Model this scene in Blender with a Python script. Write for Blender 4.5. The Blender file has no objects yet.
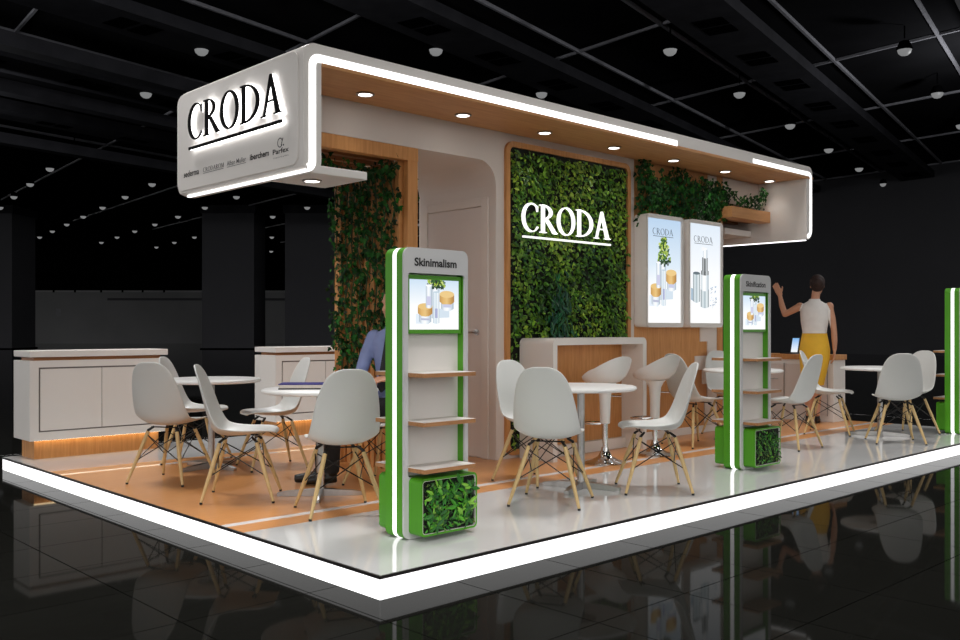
import bpy, bmesh, math, random
from mathutils import Vector, Matrix
random.seed(7)
scene = bpy.context.scene
col = scene.collection

# ------------------------------------------------------------------ camera
CAM = Vector((-2.578, -3.371, 1.12))
RGT = Vector((0.725, -0.689, 0)).normalized()
FWD = Vector((0.689, 0.725, 0)).normalized()
cd = bpy.data.cameras.new('camera'); cam = bpy.data.objects.new('camera', cd); col.objects.link(cam)
cd.sensor_width = 36; cd.lens = 36 * 930 / 960; cd.shift_y = 9 / 960; cd.clip_end = 400
cam.location = CAM
cam.rotation_euler = (math.pi / 2, 0, math.atan2(FWD.y, FWD.x) - math.pi / 2)
scene.camera = cam

# ------------------------------------------------------------------ world, exposure
w = bpy.data.worlds.new('world'); scene.world = w; w.use_nodes = True
bg = w.node_tree.nodes['Background']
bg.inputs[0].default_value = (1.0, 0.985, 0.97, 1); bg.inputs[1].default_value = 1.36
vs = scene.view_settings
vs.view_transform = 'Standard'; vs.look = 'None'; vs.gamma = 1; vs.exposure = 0.0; vs.use_curve_mapping = False

# hall overhead lamps (the same ceiling lamps that are seen in the frame go on above the stand)
HALL_Z = 8.72
def hall(lat, dep, z=0.0):
    p = CAM + RGT * lat + FWD * dep
    return Vector((p.x, p.y, z))
for i, (lat, dep) in enumerate([(-5.2, 1.5), (1.2, 1.5), (7.6, 1.5), (-4.5, 7.5), (1.5, 7.5), (8.0, 7.5)]):
    ld = bpy.data.lights.new('hall_lamp_and_fill', 'SPOT'); ld.energy = 1500; ld.spot_size = 1.5; ld.spot_blend = 0.8
    ld.shadow_soft_size = 0.9; ld.color = (1, 0.98, 0.96)
    lo = bpy.data.objects.new('hall_lamp_and_fill', ld); col.objects.link(lo); lo.location = hall(lat, dep, 8.4)

for (lat, dep) in [(-14, 14), (-3, 14), (9, 14), (-16, 24), (14, 24)]:  # unseen fill lights added below the ceiling to brighten bars and trays
    ld = bpy.data.lights.new('hall_lamp_and_fill', 'POINT'); ld.energy = 480; ld.shadow_soft_size = 0.3; ld.color = (.97, .98, 1)
    lo = bpy.data.objects.new('hall_lamp_and_fill', ld); col.objects.link(lo); lo.location = hall(lat, dep, 6.6)

# ------------------------------------------------------------------ helpers
def lin(c):
    c = c / 255.0
    return c / 12.92 if c <= 0.04045 else ((c + 0.055) / 1.055) ** 2.4
def rgb(r, g, b): return (lin(r), lin(g), lin(b), 1)

def new_mat(name):
    m = bpy.data.materials.new(name); m.use_nodes = True
    return m, m.node_tree, m.node_tree.nodes['Principled BSDF']
def mat(name, c, rough=0.5, metal=0.0, spec=0.5, var=0.06, scale=6.0, bump=0.0, bscale=200.0, emit=None, estr=0):
    m, nt, b = new_mat(name)
    b.inputs['Roughness'].default_value = rough; b.inputs['Metallic'].default_value = metal
    b.inputs['Specular IOR Level'].default_value = spec
    tc = nt.nodes.new('ShaderNodeTexCoord')
    if var > 0:
        n = nt.nodes.new('ShaderNodeTexNoise'); n.inputs['Scale'].default_value = scale; n.inputs['Detail'].default_value = 4
        nt.links.new(tc.outputs['Object'], n.inputs['Vector'])
        r = nt.nodes.new('ShaderNodeValToRGB')
        lo = tuple(x * (1 - var) for x in c[:3]) + (1,); hi = tuple(min(1, x * (1 + var)) for x in c[:3]) + (1,)
        r.color_ramp.elements[0].color = lo; r.color_ramp.elements[1].color = hi
        r.color_ramp.elements[0].position = 0.3; r.color_ramp.elements[1].position = 0.7
        nt.links.new(n.outputs['Fac'], r.inputs['Fac']); nt.links.new(r.outputs['Color'], b.inputs['Base Color'])
    else:
        b.inputs['Base Color'].default_value = c
    if bump > 0:
        n2 = nt.nodes.new('ShaderNodeTexNoise'); n2.inputs['Scale'].default_value = bscale
        nt.links.new(tc.outputs['Object'], n2.inputs['Vector'])
        bp = nt.nodes.new('ShaderNodeBump'); bp.inputs['Strength'].default_value = bump; bp.inputs['Distance'].default_value = 0.002
        nt.links.new(n2.outputs['Fac'], bp.inputs['Height']); nt.links.new(bp.outputs['Normal'], b.inputs['Normal'])
    if emit is not None:
        b.inputs['Emission Color'].default_value = emit; b.inputs['Emission Strength'].default_value = estr
    return m
def wood(name, c1, c2, rough=0.5, stretch=(14, 14, 1.2), scale=3.0, spec=0.4):
    m, nt, b = new_mat(name)
    b.inputs['Roughness'].default_value = rough; b.inputs['Specular IOR Level'].default_value = spec
    tc = nt.nodes.new('ShaderNodeTexCoord'); mp = nt.nodes.new('ShaderNodeMapping')
    mp.inputs['Scale'].default_value = stretch
    nt.links.new(tc.outputs['Object'], mp.inputs['Vector'])
    n = nt.nodes.new('ShaderNodeTexNoise'); n.inputs['Scale'].default_value = scale; n.inputs['Detail'].default_value = 6
    n.inputs['Distortion'].default_value = 0.6
    nt.links.new(mp.outputs['Vector'], n.inputs['Vector'])
    r = nt.nodes.new('ShaderNodeValToRGB'); r.color_ramp.elements[0].color = c1; r.color_ramp.elements[1].color = c2
    r.color_ramp.elements[0].position = 0.32; r.color_ramp.elements[1].position = 0.68
    nt.links.new(n.outputs['Fac'], r.inputs['Fac']); nt.links.new(r.outputs['Color'], b.inputs['Base Color'])
    bp = nt.nodes.new('ShaderNodeBump'); bp.inputs['Strength'].default_value = 0.12; bp.inputs['Distance'].default_value = 0.001
    nt.links.new(n.outputs['Fac'], bp.inputs['Height']); nt.links.new(bp.outputs['Normal'], b.inputs['Normal'])
    return m
def attr_mat(name, emission=0.0, rough=0.5, attr='col', transl=0.0, spec=0.4):
    m, nt, b = new_mat(name)
    a = nt.nodes.new('ShaderNodeAttribute'); a.attribute_name = attr
    b.inputs['Roughness'].default_value = rough; b.inputs['Specular IOR Level'].default_value = spec
    if emission > 0:
        b.inputs['Base Color'].default_value = (0.02, 0.02, 0.02, 1)
        nt.links.new(a.outputs['Color'], b.inputs['Emission Color']); b.inputs['Emission Strength'].default_value = emission
    else:
        nt.links.new(a.outputs['Color'], b.inputs['Base Color'])
    return m
def emis(name, c, s):
    return mat(name, (0.8, 0.8, 0.8, 1), 0.5, var=0, emit=c, estr=s)

M = {}
M['white'] = mat('white_lacquer', rgb(226, 221, 216), 0.45, var=0.015, scale=2)
M['white_wall'] = mat('white_wall_paint', rgb(216, 206, 198), 0.6, var=0.015, scale=2, bump=0.05)
M['door'] = mat('door_paint', rgb(214, 203, 196), 0.55, var=0.015, scale=2)
M['kiosk_grey'] = mat('kiosk_grey', rgb(204, 204, 204), 0.45, var=0.015)
M['shell'] = mat('chair_plastic', rgb(214, 215, 212), 0.38, var=0.012, scale=3)
M['table_white'] = mat('table_white', rgb(238, 237, 235), 0.3, var=0.01)
M['stool_white'] = mat('stool_white', rgb(228, 226, 223), 0.3, var=0.01)
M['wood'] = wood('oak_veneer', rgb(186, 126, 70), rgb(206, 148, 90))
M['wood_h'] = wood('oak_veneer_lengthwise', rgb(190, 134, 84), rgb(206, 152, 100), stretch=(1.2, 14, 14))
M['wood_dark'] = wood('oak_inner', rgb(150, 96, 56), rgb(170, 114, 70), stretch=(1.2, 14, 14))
M['shelf_wood'] = wood('shelf_edge_wood', rgb(165, 115, 72), rgb(190, 138, 92), stretch=(2, 14, 14))
M['leg_wood'] = wood('beech_leg', rgb(196, 165, 112), rgb(213, 184, 132), stretch=(20, 20, 2), rough=0.45)
M['floor_orange'] = wood('floor_orange_laminate', rgb(198, 136, 82), rgb(210, 148, 92), rough=0.28, stretch=(2, 30, 30), spec=0.45)
M['floor_white'] = mat('floor_white_gloss', rgb(203, 203, 202), 0.06, spec=0.75, var=0.02, scale=1.2)
M['inlay'] = mat('floor_inlay', rgb(232, 226, 222), 0.1, spec=0.7, var=0.03, scale=8)
M['rim'] = mat('black_rim', rgb(28, 24, 24), 0.35, var=0.05)
M['led'] = emis('led_white', (1, 1, 1, 1), 1.25)
M['led_soft'] = emis('led_strip_soft', (1, 1, 1, 1), 1.8)
M['led_warm'] = emis('led_warm', (1.0, 0.76, 0.42, 1), 5.5)
M['halo'] = emis('halo_led', (1, 1, 1, 1), 4.2)
M['letter_lit'] = emis('letter_lit', (1, 1, 1, 1), 1.0)
M['lamp'] = emis('downlight_lens', (1, 0.97, 0.92, 1), 5.0)
M['hall_lens'] = mat('hall_lens', rgb(40, 40, 40), .5, var=0, emit=(.98, .99, 1, 1), estr=.2)
M['black'] = mat('black_gloss', rgb(14, 14, 14), 0.35, var=0.05)
M['sign_black'] = mat('sign_black', rgb(8, 8, 8), 0.85, spec=0.1, var=0.05)
M['black_metal'] = mat('black_wire', rgb(20, 20, 20), 0.4, metal=0.3, var=0.05)
M['grey_ink'] = mat('grey_ink', rgb(70, 70, 72), 0.6, var=0)
M['dark_ink'] = mat('dark_ink', rgb(40, 40, 42), 0.6, var=0)
M['chrome'] = mat('chrome', (0.72, 0.72, 0.72, 1), 0.12, metal=1.0, var=0)
M['steel'] = mat('brushed_steel', (0.42, 0.41, 0.40, 1), 0.3, metal=1.0, var=0.08, scale=30)
M['green'] = mat('kiosk_green', rgb(78, 158, 20), 0.42, var=0.03)
M['green_rim'] = mat('kiosk_green_inner', rgb(76, 152, 20), 0.4, var=0.03)
M['gap'] = mat('gap_dark', rgb(120, 112, 108), 0.7, var=0.05)
M['sheen'] = mat('lightbox_side', rgb(246, 241, 236), 0.25, var=0.01)  # base colour raised to stand in for downlight falling on the sides
M['leaf_wall'] = attr_mat('living_wall_leaves', rough=0.42)
M['leaf_vine'] = attr_mat('ivy_leaves', rough=0.6, spec=0.2)
M['leaf_box'] = attr_mat('planter_leaves', rough=0.35)
M['soil'] = mat('dark_backing', rgb(16, 20, 10), 0.9, var=0.3, scale=30)
M['stem'] = mat('vine_stem', rgb(40, 62, 26), 0.7, var=0.2, scale=30)
M['print'] = attr_mat('backlit_print', emission=1.0)
M['print_wall'] = attr_mat('print_soft', emission=0.95)
M['skin'] = mat('skin', rgb(196, 142, 112), 0.5, var=0.05, scale=10)
M['blouse'] = mat('blouse', rgb(232, 228, 224), 0.7, var=0.05, scale=12, bump=0.3, bscale=60)
M['skirt'] = mat('skirt_yellow', rgb(226, 176, 44), 0.7, var=0.06, scale=8, bump=0.2, bscale=60)
M['hair'] = mat('hair_brown', rgb(44, 24, 18), 0.75, var=0.25, scale=30)
M['shirt'] = mat('shirt_blue', rgb(134, 146, 190), 0.75, var=0.08, scale=10, bump=0.3, bscale=50)
M['trousers'] = mat('trousers_black', rgb(20, 20, 22), 0.8, var=0.1, scale=20)
M['tie'] = mat('tie_black', rgb(16, 16, 20), 0.6, var=0.1, scale=40)
M['book_blue'] = mat('folder_blue', rgb(22, 14, 112), 0.75, var=0.05)
M['paper'] = mat('paper', rgb(206, 196, 186), 0.8, var=0.04, scale=60)
M['hall_tile'] = mat('hall_tile_black', rgb(22, 22, 20), 0.04, spec=0.5, var=0.15, scale=1.5)
M['hall_tile'].node_tree.nodes['Principled BSDF'].inputs['IOR'].default_value = 1.062
M['grout'] = mat('hall_grout', rgb(8, 8, 9), 0.9, spec=0.05, var=0.1)
M['hall_wall'] = mat('hall_wall_dark', rgb(66, 66, 69), 0.85, spec=0.1, var=0.12, scale=0.15)
M['hall_col'] = mat('hall_column_dark', rgb(80, 80, 84), 0.8, spec=0.1, var=0.06, scale=0.3)
M['hall_far'] = mat('hall_far_wall', rgb(138, 138, 140), 0.85, spec=0.1, var=0.15, scale=0.12)
M['hall_pale'] = mat('hall_pale_panel', rgb(160, 160, 162), 0.8, spec=0.1, var=0.1, scale=0.3)
M['hall_ceiling'] = mat('hall_ceiling_black', rgb(30, 30, 32), 0.95, spec=0.0, var=0.2, scale=0.5)
M['hall_bar'] = mat('hall_bar', rgb(140, 140, 146), 0.6, spec=0.2, var=0.1)
M['hall_tray'] = mat('hall_tray', rgb(46, 46, 50), 0.8, spec=0.1, var=0.2, scale=2)
M['hall_black'] = mat('hall_black', rgb(6, 6, 7), 0.9, spec=0.0, var=0)

class MB:
    def __init__(s): s.v = []; s.f = []; s.c = []
    def add(s, vs_, fs, c=None):
        k = len(s.v); s.v += [tuple(v) for v in vs_]
        for f in fs:
            s.f.append(tuple(i + k for i in f)); s.c.append(c)
        return s
    def box(s, a, b, c=None):
        x0, y0, z0 = (min(a[i], b[i]) for i in range(3)); x1, y1, z1 = (max(a[i], b[i]) for i in range(3))
        return s.add([(x0, y0, z0), (x1, y0, z0), (x1, y1, z0), (x0, y1, z0), (x0, y0, z1), (x1, y0, z1), (x1, y1, z1), (x0, y1, z1)],
                     [(0, 3, 2, 1), (4, 5, 6, 7), (0, 1, 5, 4), (1, 2, 6, 5), (2, 3, 7, 6), (3, 0, 4, 7)], c)
    def prism(s, pts, f0, f1, c=None):
        """pts 2D; f0/f1 map a 2D point to the 3D point of the two caps"""
        n = len(pts)
        vs_ = [f0(p) for p in pts] + [f1(p) for p in pts]
        fs = [tuple(range(n - 1, -1, -1)), tuple(range(n, 2 * n))]
        for i in range(n): j = (i + 1) % n; fs.append((i, j, n + j, n + i))
        return s.add(vs_, fs, c)
    def prism_y(s, pts, y0, y1, c=None): return s.prism(pts, lambda p: (p[0], y0, p[1]), lambda p: (p[0], y1, p[1]), c)
    def prism_x(s, pts, x0, x1, c=None): return s.prism(pts, lambda p: (x0, p[0], p[1]), lambda p: (x1, p[0], p[1]), c)
    def prism_z(s, pts, z0, z1, c=None): return s.prism(pts, lambda p: (p[0], p[1], z0), lambda p: (p[0], p[1], z1), c)
    def ring_y(s, outer, inner, y0, y1, c=None):
        n = len(outer); vs_ = []
        for (p, y) in ((outer, y0), (inner, y0), (outer, y1), (inner, y1)): vs_ += [(q[0], y, q[1]) for q in p]
        fs = []
        for i in range(n):
            j = (i + 1) % n
            fs += [(i, j, n + j, n + i), (2 * n + i, 3 * n + i, 3 * n + j, 2 * n + j), (i, 2 * n + i, 2 * n + j, j), (n + i, n + j, 3 * n + j, 3 * n + i)]
        return s.add(vs_, fs, c)
    def lathe(s, prof, o=(0, 0, 0), n=20, c=None, caps=True):
        vs_ = []; fs = []
        for (r, z) in prof:
            for k in range(n):
                a = 2 * math.pi * k / n; vs_.append((o[0] + r * math.cos(a), o[1] + r * math.sin(a), o[2] + z))
        for i in range(len(prof) - 1):
            for k in range(n):
                k2 = (k + 1) % n; fs.append((i * n + k, i * n + k2, (i + 1) * n + k2, (i + 1) * n + k))
        if caps: fs.append(tuple(range(n - 1, -1, -1))); fs.append(tuple((len(prof) - 1) * n + k for k in range(n)))
        return s.add(vs_, fs, c)
    def tube(s, pts, rad, n=8, c=None, closed=False):
        pts = [Vector(p) for p in pts]; m = len(pts)
        rr = rad if isinstance(rad, (list, tuple)) else [rad] * m
        vs_ = []; fs = []; prev = None
        for i, p in enumerate(pts):
            if closed: t = (pts[(i + 1) % m] - pts[i - 1])
            else: t = (pts[min(i + 1, m - 1)] - pts[max(i - 1, 0)])
            t.normalize()
            if prev is None:
                a = Vector((0, 0, 1)) if abs(t.z) < 0.9 else Vector((1, 0, 0)); u = t.cross(a).normalized()
            else:
                u = (prev - t * prev.dot(t)).normalized()
            prev = u; q = t.cross(u)
            for k in range(n):
                an = 2 * math.pi * k / n; vs_.append(p + (u * math.cos(an) + q * math.sin(an)) * rr[i])
        for i in range(m if closed else m - 1):
            i2 = (i + 1) % m
            for k in range(n):
                k2 = (k + 1) % n; fs.append((i * n + k, i * n + k2, i2 * n + k2, i2 * n + k))
        if not closed:
            fs.append(tuple(range(n - 1, -1, -1))); fs.append(tuple((m - 1) * n + k for k in range(n)))
        return s.add(vs_, fs, c)
    def ellipsoid(s, o, r, n=14, m=10, rot=None):
        vs_ = []; fs = []
        R = rot or Matrix.Identity(3)
        for i in range(m + 1):
            th = math.pi * i / m
            for k in range(n):
                a = 2 * math.pi * k / n
                p = R @ Vector((r[0] * math.sin(th) * math.cos(a), r[1] * math.sin(th) * math.sin(a), r[2] * math.cos(th)))
                vs_.append(Vector(o) + p)
        for i in range(m):
            for k in range(n):
                k2 = (k + 1) % n; fs.append((i * n + k, (i + 1) * n + k, (i + 1) * n + k2, i * n + k2))
        return s.add(vs_, fs)
    def loft(s, secs, n=20):
        """secs: (cx,cy,cz,rx,ry)"""
        vs_ = []; fs = []
        for (cx, cy, cz, rx, ry) in secs:
            for k in range(n):
                a = 2 * math.pi * k / n; vs_.append((cx + rx * math.cos(a), cy + ry * math.sin(a), cz))
        for i in range(len(secs) - 1):
            for k in range(n):
                k2 = (k + 1) % n; fs.append((i * n + k, i * n + k2, (i + 1) * n + k2, (i + 1) * n + k))
        fs.append(tuple(range(n - 1, -1, -1))); fs.append(tuple((len(secs) - 1) * n + k for k in range(n)))
        return s.add(vs_, fs)
    def mesh(s, name, org=(0, 0, 0)):
        me = bpy.data.meshes.new(name)
        me.from_pydata([(v[0] - org[0], v[1] - org[1], v[2] - org[2]) for v in s.v], [], s.f)
        if any(c is not None for c in s.c):
            at = me.color_attributes.new('col', 'FLOAT_COLOR', 'CORNER')
            for p, c in zip(me.polygons, s.c):
                for k, li in enumerate(p.loop_indices):
                    cc = c[k] if isinstance(c, list) else c
                    at.data[li].color = cc if cc else (0, 0, 0, 1)
        return me
    def build(s, name, m, parent=None, smooth=False, fix=True, bevel=0, seg=2):
        org = parent['_org'] if parent is not None and '_org' in parent else (0, 0, 0)
        me = s.mesh(name, org)
        return finish(name, me, m, parent, smooth, fix, bevel, seg)
def finish(name, me, m, parent=None, smooth=False, fix=True, bevel=0, seg=2):
    if fix:
        b = bmesh.new(); b.from_mesh(me); bmesh.ops.recalc_face_normals(b, faces=b.faces)
        if bevel > 0:
            ed = [e for e in b.edges if len(e.link_faces) == 2 and e.calc_face_angle(0) > 0.6]
            bmesh.ops.bevel(b, geom=ed, offset=bevel, segments=seg, affect='EDGES', profile=0.5)
        b.to_mesh(me); b.free()
    me.materials.append(M[m] if isinstance(m, str) else m)
    if smooth:
        me.polygons.foreach_set('use_smooth', [True] * len(me.polygons))
        try: me.set_sharp_from_angle(angle=math.radians(38))
        except Exception: pass
    o = bpy.data.objects.new(name, me); col.objects.link(o)
    if parent is not None:
        o.parent = parent
        if '_org' in parent: o['_org'] = parent['_org']
    return o
def tag(o, label=None, cat=None, group=None, kind=None):
    if label: o['label'] = label
    if cat: o['category'] = cat
    if group: o['group'] = group
    if kind: o['kind'] = kind
    return o
def thing(name, loc, label=None, cat=None, group=None, rotz=0, world=True, kind=None):
    o = bpy.data.objects.new(name, None); col.objects.link(o); o.location = loc; o.rotation_euler = (0, 0, rotz)
    o.empty_display_size = 0.1
    if world: o['_org'] = tuple(loc)
    return tag(o, label, cat, group, kind)
def dup(o, parent=None):
    c = o.copy(); col.objects.link(c); c.parent = parent
    for ch in list(o.children): dup(ch, c)
    return c
def rrect(x0, z0, x1, z1, r, n=5, which=(1, 1, 1, 1)):
    """rounded rectangle, corners in order bl, br, tr, tl"""
    pts = []
    for (cx, cz, a0, k) in ((x0 + r, z0 + r, math.pi, 0), (x1 - r, z0 + r, 1.5 * math.pi, 1), (x1 - r, z1 - r, 0, 2), (x0 + r, z1 - r, .5 * math.pi, 3)):
        if which[k]:
            for i in range(n + 1):
                a = a0 + .5 * math.pi * i / n; pts.append((cx + r * math.cos(a), cz + r * math.sin(a)))
        else:
            for i in range(n + 1): pts.append(((x0, x1, x1, x0)[k], (z0, z0, z1, z1)[k]))
    return pts
def clean(pts):
    out = []
    for p in pts:
        if not out or (abs(p[0] - out[-1][0]) + abs(p[1] - out[-1][1])) > 1e-6: out.append(p)
    return out
def evaluated(obj):
    dg = bpy.context.evaluated_depsgraph_get(); dg.update()
    return bpy.data.meshes.new_from_object(obj.evaluated_get(dg))
def arc(cx, cz, r, a0, a1, n=6):
    return [(cx + r * math.cos(math.radians(a0 + (a1 - a0) * i / n)), cz + r * math.sin(math.radians(a0 + (a1 - a0) * i / n))) for i in range(n + 1)]

# lettering -----------------------------------------------------------------
def ell(cx, cy, rx, ry, a0, a1, n=28, tilt=0):
    out = []
    for i in range(n + 1):
        a = math.radians(a0 + (a1 - a0) * i / n); x = rx * math.cos(a); y = ry * math.sin(a)
        t = math.radians(tilt); out.append((cx + x * math.cos(t) - y * math.sin(t), cy + x * math.sin(t) + y * math.cos(t)))
    return out
def stripq(o, i): return [[o[k], o[k + 1], i[k + 1], i[k]] for k in range(len(o) - 1)]
GL = {
 'C': (0.80, stripq(ell(.44, .5, .44, .52, 48, 312), ell(.49, .5, .37, .47, 50, 310)) + [[(.70, .86), (.755, .94), (.755, .72), (.735, .72)], [(.70, .13), (.74, .20), (.78, .17), (.735, .11)]]),
 'R': (0.82, [[(.09, .0), (.225, 0), (.225, 1), (.09, 1)], [(0, 0), (.32, 0), (.32, .03), (0, .03)], [(0, .97), (.24, .97), (.24, 1), (0, 1)]]
       + stripq(ell(.2, .745, .42, .255, 90, -90, 16), ell(.2, .745, .295, .213, 90, -90, 16)) + [[(.25, .50), (.40, .50), (.86, 0.0), (.68, 0.0)], [(.66, 0), (.88, 0), (.88, .03), (.66, .03)]]),
 'O': (0.94, stripq(ell(.46, .5, .46, .52, 0, 360, 40), ell(.46, .5, .335, .475, 0, 360, 40, 6))),
 'D': (0.92, [[(.09, 0), (.225, 0), (.225, 1), (.09, 1)], [(0, 0), (.24, 0), (.24, .03), (0, .03)], [(0, .97), (.24, .97), (.24, 1), (0, 1)]]
       + stripq(ell(.2, .5, .70, .50, 90, -90, 26), ell(.2, .5, .57, .457, 90, -90, 26))),
 'A': (0.92, [[(.39, 1.03), (.45, .92), (.155, 0), (.09, 0)], [(.38, .98), (.40, 1.04), (.46, 1.04), (.84, 0), (.675, 0)], [(.24, .345), (.62, .345), (.60, .385), (.25, .385)],
        [(0, 0), (.25, 0), (.25, .03), (0, .03)], [(.58, 0), (.92, 0), (.92, .03), (.58, .03)]]),
 'M': (1.0, [[(.10, 0), (.15, 0), (.17, 1), (.12, 1)], [(.12, 1), (.24, 1), (.56, .08), (.48, .0)], [(.48, 0), (.53, 0), (.86, 1), (.80, 1)], [(.80, 1), (.90, 1), (.94, 0), (.82, 0)], [(0, 0), (.25, 0), (.25, .03), (0, .03)], [(.74, 0), (1.02, 0), (1.02, .03), (.74, .03)]]),
}
def word_glyphs(word, gap=0.06):
    x = 0; out = []
    for ch in word:
        wd, pol = GL[ch]; out.append((ch, x, pol)); x += wd + gap
    return out, x - gap
def put_polys(mb, polys, P, d0, d1):
    """P(u,v,d) -> 3D"""
    for p in polys: mb.prism(p, lambda q: P(q[0], q[1], d0), lambda q: P(q[0], q[1], d1))
def text_mesh(body, bold=0.0, size=1.0):
    cu = bpy.data.curves.new('t', 'FONT'); cu.body = body; cu.size = size; cu.offset = bold; cu.resolution_u = 3
    o = bpy.data.objects.new('t', cu); col.objects.link(o); me = evaluated(o)
    col.objects.unlink(o); bpy.data.objects.remove(o); bpy.data.curves.remove(cu)
    vs_ = [v.co.copy() for v in me.vertices]; fs = [tuple(p.vertices) for p in me.polygons]
    x0 = min(v.x for v in vs_); x1 = max(v.x for v in vs_); y0 = min(v.y for v in vs_); y1 = max(v.y for v in vs_)
    return vs_, fs, x0, x1, y0, y1
def text_part(body, name, P, u0, u1, v0, v1, m, parent, bold=0.0, d=0.0015):
    vs_, fs, x0, x1, y0, y1 = text_mesh(body, bold)
    mb = MB(); mb.add([P(u0 + (v.x - x0) / (x1 - x0) * (u1 - u0), v0 + (v.y - y0) / (y1 - y0) * (v1 - v0), d) for v in vs_], fs)
    return mb.build(name, m, parent, fix=False)

# ================================================================== THE HALL
FZ = -0.112
def quad(mb, pts): mb.add(pts, [tuple(range(len(pts)))])
ceil_mb = MB(); quad(ceil_mb, [hall(-75, -4, HALL_Z), hall(-75, 130, HALL_Z), hall(75, 130, HALL_Z), hall(75, -4, HALL_Z)])
ceiling = tag(ceil_mb.build('ceiling', 'hall_ceiling', fix=False), kind='structure')
ceiling['label'] = 'black hall ceiling with a grid of bars and perforated trays'
# floor: black gloss far field, grout bed and single tiles near the stand
TX, TY, X0, Y0 = 0.632, 0.607, 0.468, -0.887
ix0, ix1, iy0, iy1 = -5, 15, -3, 11
fx0, fx1, fy0, fy1 = X0 + ix0 * TX, X0 + (ix1 + 1) * TX, Y0 + iy0 * TY, Y0 + (iy1 + 1) * TY
fl = MB()
big = 140
quad(fl, [(-big, -big, FZ), (big, -big, FZ), (big, fy0, FZ), (-big, fy0, FZ)])
quad(fl, [(-big, fy1, FZ), (big, fy1, FZ), (big, big, FZ), (-big, big, FZ)])
quad(fl, [(-big, fy0, FZ), (fx0, fy0, FZ), (fx0, fy1, FZ), (-big, fy1, FZ)])
quad(fl, [(fx1, fy0, FZ), (big, fy0, FZ), (big, fy1, FZ), (fx1, fy1, FZ)])
floor = tag(fl.build('floor', 'hall_tile', fix=False), kind='structure')
gb = MB(); quad(gb, [(fx0, fy0, FZ - .004), (fx1, fy0, FZ - .004), (fx1, fy1, FZ - .004), (fx0, fy1, FZ - .004)])
gb.build('grout_bed', 'grout', floor, fix=False)
tm = None
for i in range(ix0, ix1 + 1):
    for j in range(iy0, iy1 + 1):
        x, y = X0 + i * TX, Y0 + j * TY
        if x > 0.02 and x + TX < 8.5 and y > 0.02 and y + TY < 5.35: continue
        # drop tiles that cannot be in view
        c = Vector((x + TX / 2, y + TY / 2, 0)) - Vector((CAM.x, CAM.y, 0)); dp = c.dot(FWD)
        if dp < 1.0 or abs(c.dot(RGT)) > dp * 0.56 + 1.6: continue
        if tm is None:
            g = .003; tm = MB().box((g, g, -.005), (TX - g, TY - g, 0)).mesh('tile'); tm.materials.append(M['hall_tile'])
        o = bpy.data.objects.new('tile', tm); col.objects.link(o); o.location = (x, y, FZ); o.parent = floor

# dark walls
def slab(name, a, b, z0, z1, m, th=0.3, **k):
    d = (b - a).normalized(); nrm = Vector((-d.y, d.x, 0)) * th
    mb = MB(); p = [a, b, b + nrm, a + nrm]
    mb.prism_z([(q.x, q.y) for q in p], z0, z1)
    return mb.build(name, m, **k)
wr = tag(slab('wall_right', hall(30.5, 30.3), hall(-3.2, 75.2), FZ, HALL_Z, 'hall_wall'), kind='structure')
wb = tag(slab('wall_back', hall(60, 125), hall(-75, 125), FZ, HALL_Z, 'hall_black'), kind='structure')
wf = tag(slab('wall_far_left', hall(2, 80.5), hall(-70, 78), FZ, 4.25, 'hall_far'), kind='structure')
# rails, frames and pale panels on the far left wall
for (a, b, z0, z1, nm, mm) in [(-42, -2, 3.55, 3.75, 'wall_rail', 'hall_col'), (-40, -18, 1.95, 2.9, 'pale_panel', 'hall_pale'), (-36, -29.5, 2.2, 2.85, 'pale_panel', 'hall_bar'), (-42, -2, 4.25, 4.4, 'coping', 'hall_pale')]:
    mb = MB(); p0, p1 = hall(a, 79.2), hall(b, 79.9)
    d = (p1 - p0).normalized(); n = Vector((d.y, -d.x, 0)) * .35
    mb.prism_z([(q.x, q.y) for q in (p0, p1, p1 + n, p0 + n)], z0, z1); mb.build(nm, mm, wf)
for k, lat in enumerate((-39.5, -35, -31, -27.5)):
    mb = MB(); c = hall(lat, 78.3)
    for s in (-1, 1):
        q = c + RGT * (0.9 * s); mb.box((q.x - .06, q.y - .06, 4.2), (q.x + .06, q.y + .06, 4.9))
    q0, q1 = c - RGT * .95, c + RGT * .95
    mb.tube([(q0.x, q0.y, 4.9), (q1.x, q1.y, 4.9)], .1, 6); mb.build('guard_bracket', 'hall_black', wf)
# columns
for (p0, p1, lab) in [(-22, 12, 'dark square hall column at the left edge of the picture'),
                      (202, 254, 'broad dark hall column between the two white cabinets'),
                      (285, 372, 'dark hall column behind the second cabinet, next to the vine screen')]:
    d = 57.0; a, b = (p0 - 480) / 930 * d, (p1 - 480) / 930 * d
    c0 = hall(a, d); o = thing('hall_column', (c0.x, c0.y, FZ), lab, 'column')
    pts = [hall(a, d), hall(b, d), hall(b, d + 3), hall(a, d + 3)]
    MB().prism_z([(q.x, q.y) for q in pts], FZ, HALL_Z).build('shaft', 'hall_col', o)
    pts = [hall(a - .1, d - .1), hall(b + .1, d - .1), hall(b + .1, d + 3.1), hall(a - .1, d + 3.1)]
    MB().prism_z([(q.x, q.y) for q in pts], FZ, FZ + .06).build('plinth', 'hall_black', o)
    MB().prism_z([(q.x, q.y) for q in pts], HALL_Z - .5, HALL_Z - .004).build('head_band', 'hall_tray', o)
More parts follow.
